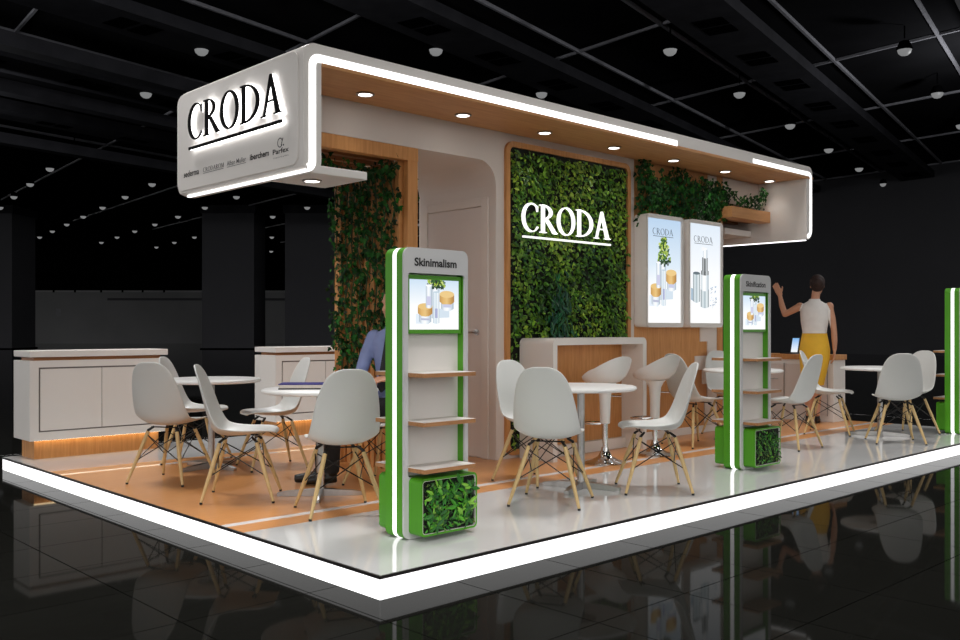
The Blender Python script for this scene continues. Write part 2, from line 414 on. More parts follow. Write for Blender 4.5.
# ceiling grid: bars run in two directions
s1, s2 = 0.683, -0.785
def bar(p, q, wd, hgt, m, name='bar', zoff=0.0, parent=ceiling):
    d = (q - p).normalized(); n = Vector((-d.y, d.x, 0)) * wd / 2
    mb = MB(); mb.prism_z([(v.x, v.y) for v in (p - n, q - n, q + n, p + n)], HALL_Z - hgt - zoff, HALL_Z - zoff - .002)
    return mb.build(name, m, parent)
for k in range(-9, 6):
    L = -14.6 + 3.35 * k
    bar(hall(L + s1 * 8, 8), hall(L + s1 * 110, 110), .07, .09, 'hall_bar')
for k in range(-4, 18):
    d0 = 23.1 + 5.4 * k; L = -11.3 + s1 * d0
    bar(hall(L + s2 * (-26), d0 - 26), hall(L + s2 * 42, d0 + 42), .07, .07, 'hall_bar')
for k in range(-4, 3):
    L = -9.2 + 6.7 * k
    p, q = hall(L + s1 * 15, 15), hall(L + s1 * 75, 75)
    tr = bar(p, q, 1.5, .28, 'hall_tray', 'perforated_tray', .35)
    d = (q - p).normalized(); n = Vector((-d.y, d.x, 0)); t = 1.0
    while t < 60:
        for dt in (0, .62):
            c = p + d * (t + dt)
            mb = MB(); mb.prism_z([(v.x, v.y) for v in (c - n * .35, c + d * .5 - n * .35, c + d * .5 + n * .35, c + n * .35)], HALL_Z - .645, HALL_Z - .6)
            o = mb.build('slot', 'hall_black', tr)
        t += 3.1
for (lat, hh) in ((-30, .9), (-33.5, .7), (-37, 1.1), (-25.5, .8)):
    bar(hall(lat + s1 * 20, 20), hall(lat + s1 * 100, 100), .5, .35, 'hall_tray', 'duct', hh)
# spotlights of the hall
first = None
LAB = 'small round spotlight glowing on the black hall ceiling'
for i in range(-12, 4):
    for k in range(-1, 20):
        dep = 25.6 + 4.72 * k; lat = -12.25 + 6.45 * i + s1 * dep
        px = 480 + 930 * lat / dep
        if px < -40 or px > 1000 or (k > 10 and not (10 < px < 340)): continue
        if first is None:
            first = thing('ceiling_spotlight', (0, 0, 0), LAB, 'spotlight', 'spotlights on the hall ceiling', world=False)
            MB().lathe([(.08, .22), (.12, .20), (.20, .02), (.18, -.01), (.17, .01)], n=12).build('housing', 'hall_black', first, smooth=True)
            MB().lathe([(.0, -.16), (.09, -.135), (.15, -.08), (.175, .0), (.17, .02)], n=12).build('lens', 'hall_lens', first, smooth=True)
            MB().tube([(0, 0, .29), (0, 0, .6)], .02, 6).build('stem', 'hall_black', first)
            o = first
        else: o = dup(first)
        kk = .908; o.location = hall(lat * kk, dep * kk, HALL_Z - .62)

# ================================================================== PLATFORM
PX, PY = 8.56, 5.41
plat = thing('booth_platform', (0, 0, FZ), 'low stand platform with white glowing edge and black rim', 'platform')
MB().box((.012, .012, FZ), (PX - .012, PY - .012, -.016)).build('plinth_body', 'white', plat)
MB().box((-.004, -.004, -.016), (PX + .004, PY + .004, -.0015)).build('edge_rim', 'rim', plat)
MB().box((.003, 0, FZ + .001), (PX - .003, .012, -.0165)).build('edge_light', 'led', plat)
MB().box((0, .003, FZ + .001), (.012, PY - .003, -.0165)).build('edge_light', 'led', plat)
YA, YB = 1.234, 4.245
def fpan(name, y0, y1, m): return MB().box((.006, y0, -.0016), (PX - .006, y1, 0)).build(name, m, plat)
fpan('white_floor', .006, YA, 'floor_white'); fpan('orange_floor', YA, YA + .19, 'floor_orange'); fpan('inlay_line', YA + .19, YA + .26, 'inlay')
fpan('orange_floor', YA + .26, YB - .25, 'floor_orange'); fpan('inlay_line', YB - .25, YB - .19, 'inlay'); fpan('orange_floor', YB - .19, YB, 'floor_orange'); fpan('white_floor', YB, PY - .006, 'floor_white')

# ================================================================== CORE WALLS
SZ = 2.838        # underside of the canopy
YW = 2.28
core = MB()
core.box((2.98, YW, .001), (4.905, 3.30, SZ))
core_o = tag(core.build('wall_core', 'white_wall'), kind='structure')
prof = [(.82, SZ), (2.9795, SZ), (2.9795, 2.343)] + arc(2.7795, 2.343, .2, 0, 90, 8)[1:] + [(.82, 2.543)]
tag(MB().prism_y(prof, YW, 3.30).build('wall_header', 'white_wall', smooth=True), kind='structure')
wd = MB(); wd.box((4.9055, YW + .004, .001), (6.50, 3.30, SZ)); wall_wood = tag(wd.build('wall_wood', 'wood'), kind='structure')
# white stepped panels on the wooden wall
steps = [(2.62, 2.80, 6.22, 6.39), (2.45, 2.62, 6.10, 6.39), (2.27, 2.45, 6.02, 6.39), (1.90, 2.27, 6.13, 6.39), (1.55, 1.90, 5.98, 6.39), (1.22, 1.55, 6.2, 6.39), (.985, 1.22, 6.071, 6.391), (.829, .985, 6.212, 6.391), (.68, .829, 5.973, 6.391), (.524, .68, 6.115, 6.391), (.36, .524, 6.21, 6.391), (.08, .36, 6.154, 6.391)]
for (z0, z1, x0, x1) in steps:
    MB().box((x0, YW - .008, z0), (x1, YW + .006, z1)).build('step_panel', 'white_wall', wall_wood)
MB().box((6.395, YW - .012, .001), (6.505, YW + .1, SZ)).build('corner_post', 'wood', wall_wood)
bb = tag(MB().box((4.91, YW - .014, 0), (6.39, YW + .004, .075)).build('baseboard_front', 'white'), kind='structure')

# door on the left side of the core (faces -x)
dr = thing('door_1', (2.98, 2.45, 0), 'white door with a panelled frame beside the green plant wall', None, kind='structure')
fr = [(2.44, 0), (2.44, 2.18), (3.165, 2.18), (3.165, 0)]
mb = MB(); mb.box((2.962, 2.365, 0), (2.98, 2.445, 2.255)); mb.box((2.962, 3.165, 0), (2.98, 3.245, 2.255)); mb.box((2.962, 2.445, 2.18), (2.98, 3.165, 2.255)); mb.build('door_frame', 'white_wall', dr, bevel=.004)
MB().box((2.971, 2.450, .01), (2.98, 3.160, 2.175)).build('door_panel', 'door', dr)
h = MB(); h.lathe([(.0, 0), (.027, 0), (.027, .008), (.0, .009)], n=16); h.v = [(2.970 - v[2], 2.505 + v[0], 1.09 + v[1]) for v in h.v]
h.tube([(2.965, 2.505, 1.09), (2.925, 2.505, 1.09), (2.92, 2.53, 1.09), (2.92, 2.60, 1.09)], .009, 8); h.build('door_handle', 'steel', dr, smooth=True)

# ================================================================== CANOPY
YC, YK = 1.668, 3.43
CX0, CX1, CZ0, CZ1 = .668, 7.40, 2.125, 2.947
canopy = thing('canopy', (CX0, YC, CZ0), 'long white canopy with glowing edge and black lettered sign end', 'canopy')
ro, th = .085, .135
outer = [(CX0, CZ0 + .03)] + [(CX0, CZ1 - ro)] + arc(CX0 + ro, CZ1 - ro, ro, 180, 90)[1:] + arc(CX1 - ro, CZ1 - ro, ro, 90, 0) + arc(CX1 - .12, CZ0 + .12, .12, 0, -90) + [(CX1 - th, CZ0)]
ri = .03
inner = [(CX1 - th, SZ - ri)] + arc(CX1 - th - ri, SZ - ri, ri, 0, 90)[1:] + arc(CX0 + th + ri, SZ - ri, ri, 90, 180) + [(CX0 + th, CZ0 + .07)] + arc(CX0 + th - .07, CZ0 + .07, .07, 0, -60)[1:] + [(CX0 + .09, CZ0), (CX0 + .04, CZ0)]
sh = MB(); sh.prism_y(clean(outer + inner), YC, YK); sh_o = sh.build('shell', 'white', canopy)
cut = MB(); cut.prism_x(clean(rrect(YC - .5, CZ0 - .001, YK - .001, CZ1 + .001, .13, 8)), CX0 - .5, CX1 + .5); cut_o = cut.build('cut', 'white')
bmod = sh_o.modifiers.new('b', 'BOOLEAN'); bmod.operation = 'INTERSECT'; bmod.object = cut_o; bmod.solver = 'EXACT'
sh_o_eval = None
# cutter lives in world space, shell in the canopy's local space
cut_o.location = (0, 0, 0)
bpy.context.view_layer.update()
me2 = evaluated(sh_o); sh_o.modifiers.clear()
if len(me2.polygons) > 20: sh_o.data = me2
bpy.data.objects.remove(cut_o)
sh_o.data.polygons.foreach_set('use_smooth', [True] * len(sh_o.data.polygons))
try: sh_o.data.set_sharp_from_angle(angle=math.radians(35))
except Exception: pass
# sign face plate: a hair proud of the end, edge shadow round it
mb = MB(); mb.prism_x(clean(rrect(YC + .055, CZ0 + .045, YK - .02, CZ1 - .045, .07, 6)), CX0 - .006, CX0 + .004); mb.build('sign_face', 'white', canopy, bevel=.003)
# LED ribbons set into the front edge
def ribbon(path, width, y0, y1, name, m, parent):
    n = len(path); L = []; R = []
    for i in range(n):
        a = Vector(path[max(i - 1, 0)]); b = Vector(path[min(i + 1, n - 1)]); t = (b - a).normalized(); nn = Vector((-t.y, t.x)) * width / 2
        p = Vector(path[i]); L.append(p + nn); R.append(p - nn)
    mb = MB(); vs_ = [(p.x, y0, p.y) for p in L] + [(p.x, y0, p.y) for p in R] + [(p.x, y1, p.y) for p in L] + [(p.x, y1, p.y) for p in R]
    fs = []
    for i in range(n - 1):
        fs += [(i, i + 1, n + i + 1, n + i), (2 * n + i, 3 * n + i, 3 * n + i + 1, 2 * n + i + 1), (i, 2 * n + i, 2 * n + i + 1, i + 1), (n + i, n + i + 1, 3 * n + i + 1, 3 * n + i)]
    fs += [(0, n, 3 * n, 2 * n), (n - 1, 3 * n - 1, 4 * n - 1, 2 * n - 1)]
    mb.add(vs_, fs); return mb.build(name, m, parent)
zl, xl, xr = 2.856, .734, 7.36
rl = .05
ribbon(arc(xl - .045, 2.19, .045, -75, 0, 6) + [(xl, zl - rl)] + arc(xl + rl, zl - rl, rl, 180, 90, 6) + [(4.755, zl)], .05, YC - .004, YC + .01, 'edge_light', 'led_soft', canopy)
ribbon([(6.116, zl + .008)] + arc(xr - rl, zl + .008 - rl, rl, 90, 0, 6) + [(xr, 2.245)] + arc(xr - .085, 2.245, .085, 0, -85, 7), .042, YC - .004, YC + .01, 'edge_light', 'led_soft', canopy)
MB().box((CX0 + .015, YC - .003, CZ0 - .003), (CX0 + .045, 3.30, CZ0 + .012)).build('bottom_light', 'led_soft', canopy, bevel=.004)
MB().box((CX1 - .075, 1.72, CZ0 - .006), (CX1 - .04, 3.30, CZ0 + .004)).build('bottom_light', 'led_soft', canopy)
# wooden soffit
MB().box((CX0 + th + .002, YC - .003, SZ - .030), (CX1 + .018, YW + .004, SZ - .001)).build('soffit', 'wood_h', canopy, bevel=.004)
# return slabs below the ends
MB().box((CX0 + .06, YC + .004, 2.118), (1.172, 2.17, 2.172)).build('return_slab', 'white', canopy, bevel=.006)
MB().box((6.70, 2.36, 2.20), (CX1 - th - .001, 3.1, 2.27)).build('return_slab', 'white', canopy, bevel=.006)
def downlight(x, y, z, power=3.5):
    r = MB().lathe([(.050, .002), (.066, .0), (.068, -.008), (.050, -.010), (.050, .002)], (x, y, z), 20, None, False).build('downlight_ring', 'steel', canopy, smooth=True)
    MB().lathe([(.0, -.007), (.050, -.007), (.050, .001), (0, .001)], (x, y, z), 20).build('downlight_lens', 'lamp', r)
    ld = bpy.data.lights.new('downlight_lamp', 'SPOT'); ld.energy = power; ld.spot_size = 1.9; ld.spot_blend = 0.9; ld.shadow_soft_size = 0.06; ld.color = (1, .93, .86)
    lo = bpy.data.objects.new('downlight_lamp', ld); col.objects.link(lo); lo.location = (x, y, z - .03)
for x in (1.42, 2.37, 3.32, 4.27, 5.22, 6.17, 7.10): downlight(x, 2.03, SZ - .031)
downlight(.905, 1.93, 2.118, 3)
# end sign lettering: P(u right, v up, d out)
YS0 = 3.169
def PS(u, v, d): return (CX0 - .006 - d, YS0 - u, v)
gl, tot = word_glyphs('CRODA', .075)
sx = 1.308 / tot; sz = .26
for ch, x, pol in gl:
    pp = [[((x + q[0]) * sx, 2.523 + q[1] * sz) for q in p] for p in pol]
    mb = MB(); put_polys(mb, pp, PS, .026, .038); lt = mb.build('sign_letter', 'sign_black', canopy)
    mb = MB(); put_polys(mb, pp, PS, .018, .0255); mb.build('halo_light', 'halo', lt)
mb = MB(); put_polys(mb, [[(.012, 2.454), (1.308, 2.454), (1.308, 2.474), (.012, 2.474)]], PS, .026, .038); lt = mb.build('sign_underline', 'sign_black', canopy)
mb = MB(); put_polys(mb, [[(.012, 2.454), (1.308, 2.454), (1.308, 2.474), (.012, 2.474)]], PS, .018, .0255); mb.build('halo_light', 'halo', lt)
def U(y): return YS0 - y
text_part('sederma', 'partner_name', PS, U(3.305), U(3.06), 2.268, 2.315, 'sign_black', canopy, .012)
gl2, tot2 = word_glyphs('CRODAROM', .07); s2x = (2.995 - 2.685) / tot2
mb = MB()
for ch, x, pol in gl2: put_polys(mb, [[(U(2.995) + (x + q[0]) * s2x, 2.274 + q[1] * .033) for q in p] for p in pol], PS, .0003, .0012)
put_polys(mb, [[(U(2.995), 2.264), (U(2.69), 2.264), (U(2.69), 2.267), (U(2.995), 2.267)]], PS, .0003, .0012); mb.build('partner_name', 'grey_ink', canopy)
text_part('Alban Muller', 'partner_name', PS, U(2.64), U(2.374), 2.274, 2.308, 'grey_ink', canopy, .004)
mb = MB(); put_polys(mb, [[(U(2.64), 2.264), (U(2.374), 2.264), (U(2.374), 2.267), (U(2.64), 2.267)]], PS, .0003, .0012); mb.build('name_underline', 'grey_ink', canopy)
text_part('iberchem', 'partner_name', PS, U(2.32), U(2.073), 2.271, 2.312, 'sign_black', canopy, .02)
text_part('Parfex', 'partner_name', PS, U(2.023), U(1.827), 2.268, 2.302, 'sign_black', canopy, .012)
text_part('Créateur de parfums', 'partner_tagline', PS, U(2.015), U(1.83), 2.238, 2.250, 'grey_ink', canopy, 0)
mb = MB()
ringo = ell(U(1.935), 2.338, .032, .032, 20, 330, 20); ringi = ell(U(1.935), 2.338, .026, .026, 20, 330, 20)
put_polys(mb, stripq(ringo, ringi) + [[(U(1.925), 2.318), (U(1.919), 2.318), (U(1.897), 2.362), (U(1.903), 2.366)]] + [ell(U(1.893), 2.318, .007, .006, 0, 330, 8)], PS, .0003, .0012); mb.build('partner_logo', 'dark_ink', canopy)

# ================================================================== LEAF TOOLS
def leaf_poly(kind):
    if kind == 'ivy': return [(0, 0), (.30, .12), (.52, .38), (.26, .45), (.22, .72), (0, 1.0), (-.22, .72), (-.26, .45), (-.52, .38), (-.30, .12)]
    if kind == 'spear': return [(0, 0), (.13, .25), (.17, .48), (.10, .78), (0, 1.0), (-.10, .78), (-.17, .48), (-.13, .25)]
    return [(0, 0), (.20, .22), (.26, .48), (.16, .78), (0, 1.0), (-.16, .78), (-.26, .48), (-.20, .22)]
def leaf(mb, p, n, up, size, kind, c, fold=.25):
    n = n.normalized(); up = (up - n * up.dot(n)).normalized(); s = n.cross(up)
    pts = leaf_poly(kind); m = len(pts)
    vs_ = []
    for (u, v) in pts: vs_.append(p + s * (u * size) + up * (v * size) + n * (abs(u) * fold * size - .18 * size * v * v))
    # midrib vertex
    vs_.append(p + up * (.5 * size) - n * (.045 * size + .02 * size))
    k = m
    mb.add(vs_, [(i, (i + 1) % m, k) for i in range(m)], c)
def rv(a): return Vector((random.uniform(-a, a), random.uniform(-a, a), random.uniform(-a, a)))

# ================================================================== LIVING WALL
lw = thing('living_wall', (3.95, YW, 0), 'tall green plant wall in rounded wooden frame with white letters', 'plant wall')
GX0, GX1, GZ0, GZ1 = 3.078, 4.818, .03, 2.742
mb = MB(); mb.ring_y(rrect(GX0, GZ0, GX1, GZ1, .09, 8), rrect(GX0 + .047, GZ0 + .047, GX1 - .047, GZ1 - .047, .05, 8), YW - .030, YW + .002); mb.build('frame', 'wood', lw, smooth=True)
MB().box((GX0 + .03, YW - .006, GZ0 + .03), (GX1 - .03, YW + .003, GZ1 - .03)).build('backing', 'soil', lw)
fo = MB()
def wall_green(x, z):
    t = .5 + .5 * math.sin(x * 3.1 + z * 2.3 + 1.2 * math.sin(z * 4.1)) * math.cos(x * 5.0 - z * 1.7)
    r = random.random()
    pal = [(38, 78, 22), (66, 112, 30), (104, 146, 40), (140, 168, 52), (30, 70, 44)]
    k = min(4, max(0, int(t * 2.4 + r * 2.2 - .4)))
    if random.random() < .05: k = 4
    c = pal[k]; j = random.uniform(.75, 1.2)
    return tuple(lin(min(255, v * j)) for v in c) + (1,)
for i in range(9500):
    x = random.uniform(GX0 + .075, GX1 - .075); z = random.uniform(GZ0 + .075, GZ1 - .07)
    if 3.2 < x < 4.57 and z < 1.06: continue
    cl = .5 + .5 * math.sin(x * 9 + 3 * math.sin(z * 5)) * math.sin(z * 11 + 2 * math.sin(x * 7))
    d = random.uniform(.004, .022 + .05 * cl)
    leaf(fo, Vector((x, YW - d, z)), Vector((random.uniform(-.8, .8), -1, random.uniform(-.2, .9))), Vector((random.uniform(-1, 1), -.3, random.uniform(-1, .3))), random.uniform(.028, .06), 'lance', wall_green(x, z))
# one darker fern in the lower middle
for i in range(150):
    x = random.gauss(3.72, .07); z = random.gauss(1.27, .14)
    leaf(fo, Vector((x, YW - random.uniform(.05, .1), z)), Vector((random.uniform(-.5, .5), -1, .4)), Vector((random.uniform(-1.2, 1.2), -.2, -1)), random.uniform(.05, .1), 'spear', tuple(lin(v * random.uniform(.8, 1.15)) for v in (38, 92, 62)) + (1,))
tag(fo.build('foliage', 'leaf_wall', lw, fix=False), kind='stuff')
def PWL(u, v, d): return (3.192 + u, YW - .095 - d, v)
gl, tot = word_glyphs('CRODA', .075); sx = 1.204 / tot
for ch, x, pol in gl:
    mb = MB(); put_polys(mb, [[((x + q[0]) * sx, 1.966 + q[1] * .245) for q in p] for p in pol], PWL, 0, .02); mb.build('letter', 'letter_lit', lw)
mb = MB(); put_polys(mb, [[(.01, 1.909), (1.204, 1.909), (1.204, 1.925), (.01, 1.925)]], PWL, 0, .02); mb.build('letter_underline', 'letter_lit', lw)

# ================================================================== LIGHT BOXES with prints
def pr_ell(cx, cy, rx, ry, n=24): return [(cx + rx * math.cos(2 * math.pi * k / n), cy + ry * math.sin(2 * math.pi * k / n)) for k in range(n)]
def L3(r, g, b): return (lin(r), lin(g), lin(b), 1)
class Print:
    def __init__(s, P): s.mb = MB(); s.P = P; s.d = 0.0
    def poly(s, pts, c):
        s.d += .00004; s.mb.add([s.P(p[0], p[1], s.d) for p in pts], [tuple(range(len(pts)))], c)
    def vgrad(s, x0, y0, x1, y1, cb, ct): s.poly([(x0, y0), (x1, y0), (x1, y1), (x0, y1)], [cb, cb, ct, ct])
    def hgrad(s, x0, y0, x1, y1, cl, cr): s.poly([(x0, y0), (x1, y0), (x1, y1), (x0, y1)], [cl, cr, cr, cl])
    def cyl(s, x0, y0, x1, y1, ry, cols, top=None):
        n = len(cols) - 1
        xm, rx = (x0 + x1) / 2, (x1 - x0) / 2
        for k in range(n):
            xa, xb = x0 + (x1 - x0) * k / n, x0 + (x1 - x0) * (k + 1) / n
            ya = y0 - ry * math.sqrt(max(0, 1 - ((xa - xm) / rx) ** 2)); yb = y0 - ry * math.sqrt(max(0, 1 - ((xb - xm) / rx) ** 2))
            s.poly([(xa, ya), (xb, yb), (xb, y1), (xa, y1)], [cols[k], cols[k + 1], cols[k + 1], cols[k]])
        if top: s.poly(pr_ell(xm, y1, rx, ry), top)
def jars(p, W, H, base, sc, sy=1.0):
    """pot plant, two jars with wooden lids, a tube and a bottle; base=(x,y) of the group, sc = scale"""
    X = lambda u: base[0] + u * sc
    Yy = lambda v: base[1] + v * sc * sy
    wd_ = [L3(196, 146, 74), L3(226, 182, 108), L3(232, 196, 128), L3(206, 158, 86), L3(170, 120, 56)]
    wh = [L3(168, 184, 198), L3(236, 242, 248), L3(252, 254, 255), L3(220, 230, 240), L3(160, 178, 194)]
    tb = [L3(180, 200, 214), L3(236, 244, 250), L3(206, 222, 232), L3(246, 250, 253), L3(176, 196, 210)]
    p.poly([(X(-.62), Yy(-.08)), (X(-.2), Yy(-.1)), (X(-.2), Yy(.25)), (X(-.62), Yy(.22))], L3(226, 236, 246))
    p.poly([(X(.08), Yy(.1)), (X(.5), Yy(.12)), (X(.5), Yy(.4)), (X(.08), Yy(.4))], L3(212, 226, 238))
    p.cyl(X(-.1), Yy(.1), X(.16), Yy(1.12), .03 * sc, wh, L3(180, 196, 180))
    return X, Yy, wd_, wh, tb
def plant_print(p, cx, cy, w_, h_, n, size):
    for i in range(n):
        t = random.random(); r = math.sqrt(random.random())
        x = cx + w_ * (random.uniform(-1, 1)) * (1 - .65 * t) * .5; y = cy + h_ * t
        a = random.uniform(0, 6.28); s_ = size * random.uniform(.6, 1.2)
        c = random.choice([(28, 66, 30), (60, 110, 40), (120, 160, 50), (170, 196, 70), (40, 84, 40), (200, 214, 120)])
        if t < .18: c = random.choice([(18, 44, 24), (30, 66, 30)])
        u = Vector((math.cos(a), math.sin(a))); v = Vector((-u.y, u.x)) * .4
        q = Vector((x, y)); p.poly([q, q + u * s_ * .5 + v * s_, q + u * s_, q + u * s_ * .5 - v * s_], L3(*c))
def product_scene(p, base, sc, plant_h, sy=1.0):
    X, Yy, wd_, wh, tb = jars(p, 0, 0, base, sc, sy)
    plant_print(p, X(.03), Yy(1.08), .62 * sc, plant_h * sc, 280, .095 * sc)
    # right jar
    p.cyl(X(.17), Yy(.40), X(.60), Yy(.72), .06 * sc, wh); p.cyl(X(.12), Yy(.62), X(.62), Yy(.86), .09 * sc, wd_, L3(236, 202, 136)); p.poly([(X(.24), Yy(.44)), (X(.52), Yy(.44)), (X(.52), Yy(.54)), (X(.24), Yy(.54))], L3(200, 204, 230))
    # left jar
    p.cyl(X(-.56), Yy(-.02), X(-.16), Yy(.28), .07 * sc, wh); p.cyl(X(-.60), Yy(.24), X(-.12), Yy(.46), .08 * sc, wd_, L3(232, 196, 126))
    p.poly([(X(-.5), Yy(.03)), (X(-.22), Yy(.02)), (X(-.22), Yy(.08)), (X(-.5), Yy(.09))], L3(186, 190, 214))
    # bottle on the left jar and standing tube
    p.cyl(X(-.34), Yy(.44), X(-.14), Yy(1.12), .03 * sc, wh, L3(250, 252, 255)); p.poly([(X(-.32), Yy(.5)), (X(-.16), Yy(.5)), (X(-.17), Yy(.78)), (X(-.31), Yy(.78))], L3(206, 206, 232))
    p.cyl(X(-.10), Yy(-.06), X(.11), Yy(.92), .02 * sc, tb, L3(196, 214, 226)); p.poly([(X(-.04), Yy(.1)), (X(.05), Yy(.1)), (X(.05), Yy(.4)), (X(-.04), Yy(.4))], L3(170, 176, 212))
def serum_scene(p, base, sc):
    X = lambda u: base[0] + u * sc
    Yy = lambda v: base[1] + v * sc
    met = [L3(120, 134, 142), L3(226, 236, 240), L3(170, 186, 194), L3(236, 244, 246), L3(110, 126, 136)]
    gl_ = [L3(190, 204, 212), L3(250, 252, 254), L3(255, 255, 255), L3(226, 234, 240), L3(160, 178, 190)]
    bk = [L3(20, 22, 24), L3(190, 196, 200), L3(30, 32, 34), L3(210, 216, 220), L3(16, 18, 20)]
    p.poly([(X(-.72), Yy(.05)), (X(-.5), Yy(-.02)), (X(-.5), Yy(.4)), (X(-.72), Yy(.45))], L3(166, 188, 206))
    p.cyl(X(-.60), Yy(0), X(-.18), Yy(.95), .05 * sc, met, L3(96, 112, 120))
    p.cyl(X(-.14), Yy(-.18), X(.36), Yy(.42), .05 * sc, met); p.cyl(X(-.12), Yy(.4), X(.34), Yy(.92), .05 * sc, gl_)
    p.cyl(X(-.12), Yy(.92), X(.34), Yy(1.05), .03 * sc, bk); p.cyl(X(-.06), Yy(1.05), X(.28), Yy(1.5), .02 * sc, bk)
    p.cyl(X(0), Yy(1.5), X(.26), Yy(1.8), .03 * sc, gl_, L3(255, 255, 255)); p.poly([(X(.02), Yy(1.72)), (X(-.1), Yy(1.74)), (X(-.08), Yy(1.86)), (X(.1), Yy(1.86))], L3(246, 248, 250))
    for i in range(34):
        x, y = random.uniform(.42, .78), random.uniform(-.25, .5); s_ = random.uniform(.03, .07)
        p.poly([(X(x), Yy(y)), (X(x + s_), Yy(y + .02)), (X(x + s_ * 1.3), Yy(y + s_)), (X(x + .01), Yy(y + s_ * .8))], random.choice([L3(130, 160, 190), L3(200, 216, 230), L3(90, 122, 150)]))
def croda_print(p, x0, x1, y0, hgt, c):
    g, t = word_glyphs('CRODA', .07); s_ = (x1 - x0) / t
    for ch, x, pol in g:
        for q in pol: p.poly([(x0 + (x + a) * s_, y0 + b * hgt) for a, b in q], c)
    p.poly([(x0, y0 - hgt * .28), (x1, y0 - hgt * .28), (x1, y0 - hgt * .2), (x0, y0 - hgt * .2)], c)
def lightbox(x0, x1, z0, z1, label, kind):
    yf = 2.122
    t = thing('light_box', (x0, yf, z0), label, 'light box', 'light boxes on the wooden wall')
    mb = MB(); mb.prism_y(clean(rrect(x0, z0, x1, z1, .045, 6)), yf + .012, YW + .003); mb.build('housing', 'sheen', t, smooth=True, bevel=.006)
    mb = MB(); mb.ring_y(rrect(x0, z0, x1, z1, .045, 6), rrect(x0 + .016, z0 + .045, x1 - .042, z1 - .04, .008, 6), yf, yf + .014); mb.build('frame', 'white', t, smooth=True)
    a, b, c, d = x0 + .014, x1 - .040, z0 + .043, z1 - .038
    P = lambda u, v, dd: (a + u, yf + .011 - dd * 1.0, c + v)
    p = Print(P); W, H = b - a, d - c
    if kind == 0:
        p.vgrad(0, H * .55, W, H, L3(222, 236, 248), L3(186, 212, 238)); p.vgrad(0, H * .3, W, H * .55, L3(255, 255, 255), L3(222, 236, 248)); p.vgrad(0, 0, W, H * .3, L3(255, 255, 255), L3(255, 255, 255))
        croda_print(p, W * .16, W * .76, H * .845, H * .062, L3(44, 58, 80)); product_scene(p, (W * .44, H * .19), .36, .72)
    else:
        p.vgrad(0, H * .5, W, H, L3(250, 252, 255), L3(224, 236, 248)); p.vgrad(0, 0, W, H * .5, L3(255, 255, 255), L3(250, 252, 255))
        croda_print(p, W * .14, W * .74, H * .815, H * .062, L3(44, 52, 64)); serum_scene(p, (W * .42, H * .22), .31)
    p.mb.build('printed_picture', 'print', t, fix=False)
lightbox(4.908, 5.535, 1.137, 2.262, 'left white light box with plant and wooden-lid jar picture', 0)
lightbox(5.64, 6.276, 1.137, 2.266, 'right white light box with silver pump bottle picture', 1)

# ================================================================== SLATTED SCREENS + PERGOLA BEAMS
scr = thing('vine_screen', (2.06, 2.3, 0), 'tall oak slatted screen with top beam, overgrown by ivy', 'screen')
MB().box((2.030, YW + .06, 0), (2.10, 3.16, 2.44)).build('backing_board', 'wood', scr)
for k in range(10):
    y0 = YW + .075 + k * .0805
    MB().box((1.985, y0, 0), (2.032, y0 + .052, 2.44)).build('slat', 'wood', scr, bevel=.003)
MB().box((2.017, YW + .002, 0), (2.118, YW + .062, 2.44)).build('front_post', 'wood', scr, bevel=.003)
MB().box((1.957, 3.10, 0), (2.118, 3.19, 2.44)).build('rear_post', 'wood', scr, bevel=.003)
MB().box((.815, YW - .004, 2.437), (2.118, YW + .08, 2.541)).build('top_beam', 'wood', scr, bevel=.003)
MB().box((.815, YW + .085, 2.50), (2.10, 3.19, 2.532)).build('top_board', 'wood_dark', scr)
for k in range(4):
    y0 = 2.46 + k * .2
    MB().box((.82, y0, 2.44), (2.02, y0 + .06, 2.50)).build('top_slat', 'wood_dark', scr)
MB().box((.815, 3.11, 2.437), (2.118, 3.19, 2.541)).build('rear_beam', 'wood', scr)
pg = thing('pergola_beam', (6.52, 2.1, 2.3), 'short rounded oak beam with slats at right end under canopy', 'beam')
mb = MB(); mb.prism_z(clean(rrect(6.40, 2.09, 7.262, 2.26, .05, 5, (0, 1, 0, 0))), 2.345, 2.465); mb.build('beam', 'wood_h', pg, smooth=True)
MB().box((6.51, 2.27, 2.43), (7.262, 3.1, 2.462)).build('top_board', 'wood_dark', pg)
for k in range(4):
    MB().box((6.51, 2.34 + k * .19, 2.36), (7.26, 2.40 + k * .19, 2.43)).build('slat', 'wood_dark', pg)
MB().box((6.52, 2.27, 2.53), (7.262, 2.42, SZ)).build('fascia', 'white_wall', pg)

# ================================================================== VINES
IV = [(18, 58, 18), (26, 74, 24), (34, 88, 30), (14, 46, 16), (46, 100, 34)]
def ivy_col(): return tuple(lin(min(255, v * random.uniform(.8, 1.15))) for v in random.choice(IV)) + (1,)
def vine(label, path, nleaf, spread, nrm, group, size=(.03, .06)):
    path = [Vector(p) for p in path]
    t = thing('hanging_ivy', path[0], label, 'ivy', group)
    MB().tube(path, .006, 5).build('stem', 'stem', t)
    mb = MB(); m = len(path) - 1
    for i in range(nleaf):
        a = random.random() * m; k = min(int(a), m - 1); q = path[k].lerp(path[k + 1], a - k)
        off = Vector([max(-1.6 * q_, min(1.6 * q_, random.gauss(0, q_))) for q_ in spread])
        if off.dot(nrm) < -.004: off -= 2 * nrm * off.dot(nrm)
        leaf(mb, q + off, nrm + rv(.8), Vector((random.uniform(-.7, .7), random.uniform(-.7, .7), -1)), random.uniform(*size), 'ivy', ivy_col())
    tag(mb.build('leaves', 'leaf_vine', t, fix=False), kind='stuff')
NX = Vector((-1, 0, 0)); NY = Vector((0, -1, 0))
